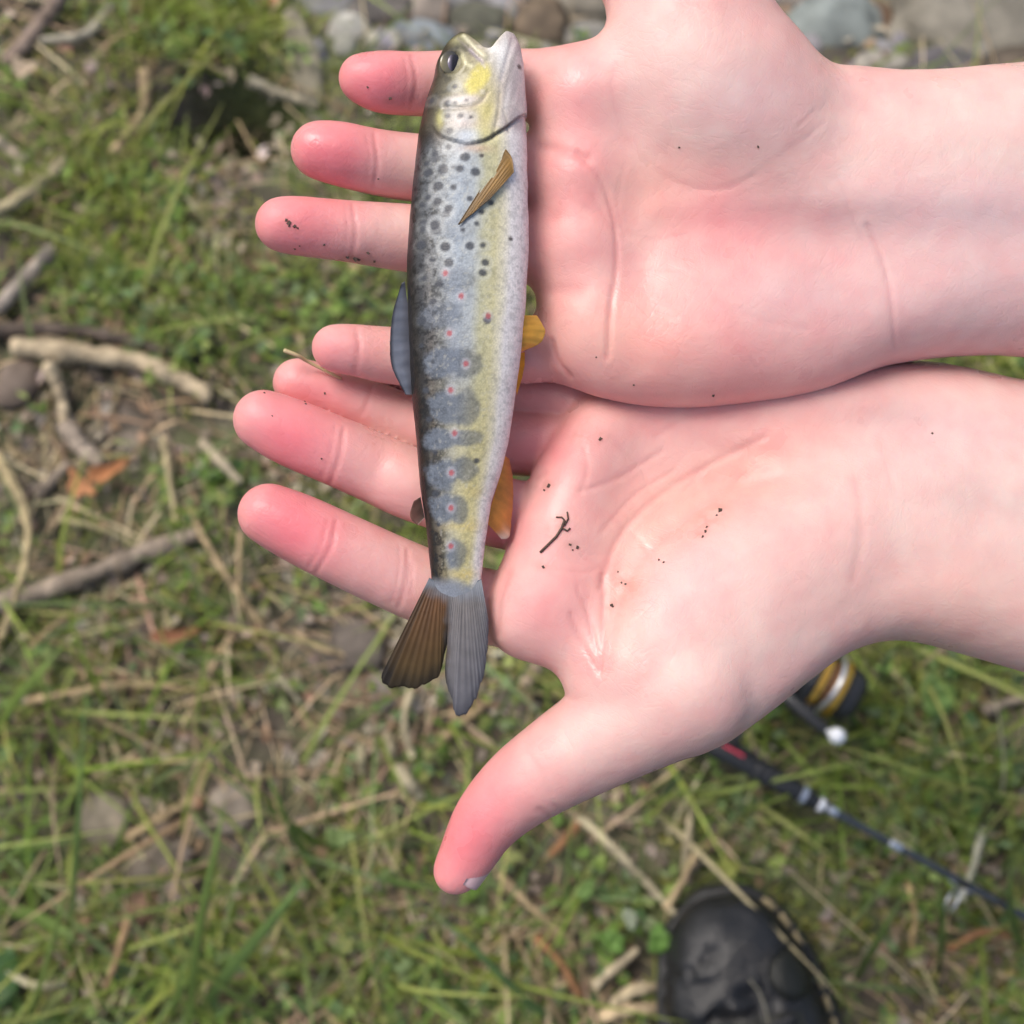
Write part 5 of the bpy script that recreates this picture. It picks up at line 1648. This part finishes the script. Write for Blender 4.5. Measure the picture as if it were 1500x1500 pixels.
def ring(c, n, R, r, nu=24, nv=8):
    n = np.array(n) / np.linalg.norm(n)
    a = np.cross(n, [0.3, 0.1, 1.0]); a /= np.linalg.norm(a); b = np.cross(n, a)
    v = []
    for i in range(nu):
        t = 2 * math.pi * i / nu
        d = a * math.cos(t) + b * math.sin(t)
        for j in range(nv):
            s = 2 * math.pi * j / nv
            v.append(c + d * (R + r * math.cos(s)) + n * r * math.sin(s))
    f = []
    for i in range(nu):
        for j in range(nv):
            f.append((i * nv + j, ((i + 1) % nu) * nv + j, ((i + 1) % nu) * nv + (j + 1) % nv, i * nv + (j + 1) % nv))
    return np.array(v), f


for (a0, R) in ((414, 20), (900, 14), (1500, 9), (2200, 6)):
    lg = merge([ring(rp(a0, -R - 10, -0.004), rd, R * RP, 2.2 * RP), tube([rp(a0 - 22, -4, 0), rp(a0, -12, -0.002)], 1.8 * RP, 6), tube([rp(a0 + 22, -4, 0), rp(a0, -12, -0.002)], 1.8 * RP, 6)])
    add('line_guide', lg[0], lg[1], M_SILVER, rod)

# reel
RZ = 0.004
reel_body_v, reel_body_f = ICO3
_p = reel_body_v * np.array([46, 34, 0.020 / RP]) * RP
_p = rp(40, 150, RZ) + _p[:, :1] * rd + _p[:, 1:2] * rb + _p[:, 2:3] * np.array([0, 0, 1.0])
reel = add('reel', _p, [tuple(q) for q in reel_body_f], M_BLACK, rod)
_st = tube([rp(20, 12, 0), rp(22, 60, 0.002), rp(34, 118, RZ)], np.array([8, 7, 12]) * RP, 12)
add('reel_stem', _st[0], _st[1], M_BLACK, reel)
_st = tube([rp(-16, 17, 0), rp(60, 17, 0)], 5 * RP, 10)
add('reel_foot', _st[0], _st[1], M_BLACK, reel)
rod_part('rotor', [(58, 30), (62, 46), (74, 50), (80, 50), (82, 40)], M_BLACK, reel, 32, 168, RZ)
rod_part('spool_skirt', [(76, 40), (78, 46), (84, 46), (86, 44)], M_BLACK, reel, 40, 168, RZ)
rod_part('spool_band', [(84, 44), (85, 48), (94, 48), (95, 44)], M_GOLD, reel, 40, 168, RZ)
rod_part('wound_line', [(92, 38), (94, 39), (104, 39), (114, 39), (116, 38)], M_LINE, reel, 40, 168, RZ)
rod_part('spool_lip', [(114, 38), (116, 46), (121, 47), (126, 46), (128, 34)], M_GOLD, reel, 40, 168, RZ)
rod_part('drag_knob', [(126, 38), (132, 44), (148, 42), (158, 30), (160, 12)], M_BLACK, reel, 32, 168, RZ)
_b = [rp(104, 168 + 50 * math.cos(t), RZ + 53 * RP * math.sin(t)) + rd * (8 * math.sin(t) ** 2) * RP for t in np.linspace(math.radians(-20), math.radians(200), 26)]
_b = tube(_b, 4.0 * RP, 10)
add('bail_wire', _b[0], _b[1], M_SILVER, reel)
_b = tube([rp(66, 122, RZ), rp(84, 118, RZ + 0.002), rp(104, 119, RZ + 0.002)], np.array([18, 16, 12]) * RP, 10)
add('bail_arm', _b[0], _b[1], M_BLACK, reel)
_h = tube(curve_pts([rp(40, 128, 0.018), rp(46, 112, 0.026), rp(80, 100, 0.030), rp(118, 90, 0.032)], 8), np.linspace(13, 9, 25) * RP, 10)
add('crank_handle', _h[0], _h[1], M_BLACK, reel)
_k = ICO3[0] * np.array([13, 12, 15]) * RP
_k = rp(136, 90, 0.034) + _k[:, :1] * rd + _k[:, 1:2] * rb + _k[:, 2:3] * np.array([0, 0, 1.0])
add('handle_knob', _k, [tuple(q) for q in ICO3[1]], M_WHITE, reel)
_h = tube([rp(116, 90, 0.032), rp(128, 90, 0.034)], 4 * RP, 8)
add('knob_shaft', _h[0], _h[1], M_SILVER, reel)

# ------------------------------------------------------------------ shoe
M_SHOE = mat_simple('black_leather', (0.013, 0.0135, 0.015), 0.40, vary=0.4, scale=45, bump=0.45, bump_scale=350, spec=0.45)
M_SHOE2 = mat_simple('olive_black_panel', (0.014, 0.015, 0.012), 0.42, vary=0.3, scale=60, bump=0.4, bump_scale=700, spec=0.35)
M_RUBBER = mat_simple('black_rubber', (0.017, 0.017, 0.016), 0.6, vary=0.3, scale=80, bump=0.3)
M_STEM = mat_simple('dull_stem', (0.17, 0.16, 0.12), 0.8, vary=0.2, scale=300)
M_THREAD = mat_simple('tan_thread', (0.36, 0.29, 0.16), 0.75, vary=0.25, scale=300)
M_LACE = mat_simple('black_lace', (0.03, 0.03, 0.033), 0.85, vary=0.3, scale=700, bump=0.5, bump_scale=1500)

toe = ground_pt(1053, 1306, 0.03); mid = ground_pt(1092, 1500, 0.03)
sf = toe - mid; sf[2] = 0; sf /= np.linalg.norm(sf)                  # forward (to the toe)
sx = np.cross(sf, np.array([0, 0, 1.0]))                              # right
S0 = np.array([toe[0], toe[1], float(terr(toe[0], toe[1])) + 0.004])   # below the toe tip


def sp_(x, y, z):
    """shoe frame in metres: x right, y back from the toe tip, z up"""
    x = np.asarray(x, float); y = np.asarray(y, float); z = np.asarray(z, float)
    return S0 + x[..., None] * sx - y[..., None] * sf + z[..., None] * np.array([0, 0, 1.0])


LEN = 0.285
SY = np.array([0.0, 0.006, 0.016, 0.032, 0.055, 0.085, 0.12, 0.17, 0.22, 0.26, 0.28, LEN])
SR = np.array([0.010, 0.024, 0.033, 0.041, 0.048, 0.052, 0.051, 0.044, 0.040, 0.038, 0.030, 0.010])      # right half width
SL = np.array([0.010, 0.025, 0.036, 0.043, 0.048, 0.050, 0.047, 0.037, 0.036, 0.035, 0.028, 0.010])      # left half width
SH = np.array([0.024, 0.040, 0.048, 0.054, 0.058, 0.064, 0.078, 0.100, 0.115, 0.118, 0.112, 0.085])      # upper's height


def section(y, grow=0.0):
    return np.interp(y, SY, SL) + grow, np.interp(y, SY, SR) + grow, np.interp(y, SY, SH)


shoe = empty('shoe', S0)
tag(shoe, 'black leather shoe with tan welt stitching, its toe on the grass', 'shoe')


def shoe_shell(y0, y1, a0, a1, off, ny=60, na=48, zbase=0.022, relief=0.0):
    """upper: cross-section arch from angle a0 to a1 (0 right, pi left)"""
    v = []
    for y in np.linspace(y0, y1, ny):
        l, r, h = section(y)
        l -= 0.004; r -= 0.004
        hh = h - zbase + off
        for a in np.linspace(a0, a1, na):
            c, s = math.cos(a), math.sin(a)
            w = (r if c > 0 else l) + off
            e = 0.72
            x = w * math.copysign(abs(c) ** e, c); z = zbase + hh * abs(s) ** 0.8
            if relief:
                nz = 0.6 * (float(noise2(x + 0.6 * y, y * 2.2, 60, 3.0, 3)) - 0.5) + 0.5 * (float(noise2(x, y, 28, 7.0, 2)) - 0.5) - 0.9 * math.exp(-((float(noise2(x * 0.7, y * 1.6, 55, 12.0, 2)) - 0.5) / 0.045) ** 2) * float(sstep(0.02, 0.035, y))
                z += relief * nz * s; x += relief * 0.5 * nz * c
            v.append((x, y, z))
    v = np.array(v)
    g = np.arange(ny * na).reshape(ny, na)
    f = np.stack([g[:-1, :-1], g[:-1, 1:], g[1:, 1:], g[1:, :-1]], -1).reshape(-1, 4)
    return sp_(v[:, 0], v[:, 1], v[:, 2]), f


v_, f_ = shoe_shell(0.002, LEN - 0.002, 0, math.pi, 0.0, 80, 56, relief=0.008)
add('upper', v_, f_, M_SHOE, shoe)
# sole
ys = np.concatenate([np.linspace(0, 0.03, 12), np.linspace(0.035, LEN, 34)])
def outline(g):
    R_ = [(np.interp(y, SY, SR) + g, y) for y in ys]; L_ = [(-np.interp(y, SY, SL) - g + 0.004, y) for y in ys[::-1]]
    return np.array(R_ + L_)
layers = [(-0.003, 0.0), (0.0005, 0.003), (0.002, 0.010), (0.0015, 0.018), (0.003, 0.020), (0.003, 0.0235), (-0.004, 0.0245)]
V_ = []
for g, z in layers:
    o_ = outline(g)
    V_.append(sp_(o_[:, 0], o_[:, 1] - 0.0025 * (g > 0) * (o_[:, 1] < 0.004), np.full(len(o_), z)))
m_ = len(V_[0]); V_ = np.concatenate(V_)
F_ = [(k * m_ + i, k * m_ + (i + 1) % m_, (k + 1) * m_ + (i + 1) % m_, (k + 1) * m_ + i) for k in range(len(layers) - 1) for i in range(m_)]
F_ += [tuple(range(m_))[::-1], tuple(range((len(layers) - 1) * m_, len(layers) * m_))]
sole = add('sole', V_, F_, M_RUBBER, shoe)
# welt stitching along the outer edge
o_ = outline(-0.0018)
d_ = np.concatenate([[0], np.cumsum(np.linalg.norm(np.diff(o_, axis=0), axis=1))])
tt = np.arange(0.018, d_[-1] * 0.47, 0.0125)
parts_ = []
for t0 in tt:
    q_ = [np.array([np.interp(t0 + k, d_, o_[:, 0]), np.interp(t0 + k, d_, o_[:, 1])]) for k in (0, 0.0045, 0.009)]
    parts_.append(tube(np.array([sp_(q[0], q[1], 0.0262 + (0.0006 if i == 1 else 0)) for i, q in enumerate(q_)]), 0.0014, 6))
v_, f_ = merge(parts_)
st_ = add('welt_stitching', v_, f_, M_THREAD, sole)
# stitched quarter panels, tongue, eyelet tab and laces
v_, f_ = shoe_shell(0.098, LEN - 0.004, 0, math.radians(62), 0.0022, 50, 26, relief=0.006); add('quarter_panel', v_, f_, M_SHOE2, shoe)
v_, f_ = shoe_shell(0.110, LEN - 0.004, math.radians(118), math.pi, 0.0022, 50, 26, relief=0.006); add('quarter_panel', v_, f_, M_SHOE2, shoe)
v_, f_ = shoe_shell(0.064, 0.20, math.radians(64), math.radians(116), 0.0035, 30, 20, relief=0.005); add('tongue', v_, f_, M_SHOE2, shoe)


def top_z(x, y):
    l, r, h = section(y)
    w = (r if x > 0 else l) - 0.004
    c = min(0.98, (abs(x) / w) ** (1 / 0.72))
    return 0.022 + (h - 0.022) * (1 - c * c) ** 0.4


def tab(cx, cy, rx, ry, name, mat, rise=0.004):
    v, n = [], 28
    for k in range(7):
        t = k / 6
        for j in range(n):
            a = 2 * math.pi * j / n
            x = cx + rx * t * math.cos(a); y = cy + ry * t * math.sin(a)
            v.append((x, y, top_z(x, y) + rise * (1 - t ** 4) - 0.001 * (t > 0.99)))
    v = np.array(v)
    g = np.arange(7 * n).reshape(7, n); g2 = np.concatenate([g, g[:, :1]], 1)
    f = np.stack([g2[:-1, :-1], g2[1:, :-1], g2[1:, 1:], g2[:-1, 1:]], -1).reshape(-1, 4)
    return add(name, sp_(v[:, 0], v[:, 1], v[:, 2]), f, mat, shoe)


tb = tab(0.027, 0.046, 0.015, 0.014, 'eyelet_tab', M_SHOE2, 0.005)
cir = [sp_(0.027 + 0.0155 * math.cos(a), 0.046 + 0.0145 * math.sin(a), top_z(0.027 + 0.0155 * math.cos(a), 0.046 + 0.0145 * math.sin(a)) + 0.0008) for a in np.linspace(math.radians(150), math.radians(395), 30)]
v_, f_ = tube(np.array(cir), 0.0016, 8); add('tab_piping', v_, f_, M_SHOE, tb)
for (a, b) in (((0.020, 0.066), (-0.018, 0.075)), ((-0.018, 0.066), (0.020, 0.077)), ((0.020, 0.088), (-0.018, 0.098)), ((-0.018, 0.088), (0.020, 0.100)), ((0.020, 0.112), (-0.018, 0.122)), ((-0.018, 0.112), (0.020, 0.124)), ((0.020, 0.136), (-0.018, 0.146))):
    pts = [sp_(a[0] + (b[0] - a[0]) * t, a[1] + (b[1] - a[1]) * t, top_z(a[0] + (b[0] - a[0]) * t, a[1] + (b[1] - a[1]) * t) + 0.006) for t in np.linspace(0, 1, 12)]
    v_, f_ = tube(np.array(pts), 0.0024, 8); add('lace', v_, f_, M_LACE, shoe)
lp = [(0.002, 0.044), (0.006, 0.052), (0.007, 0.066), (0.005, 0.084)]
pts = np.array([sp_(x, y, top_z(x, y) + 0.0028) for x, y in curve_pts(lp, 6)])
v_, f_ = tube(pts, 0.0006, 6)
tag(add('dry_grass_stem', v_, f_, M_STEM), 'thin dry grass stem lying on top of the black shoe', 'grass stem')
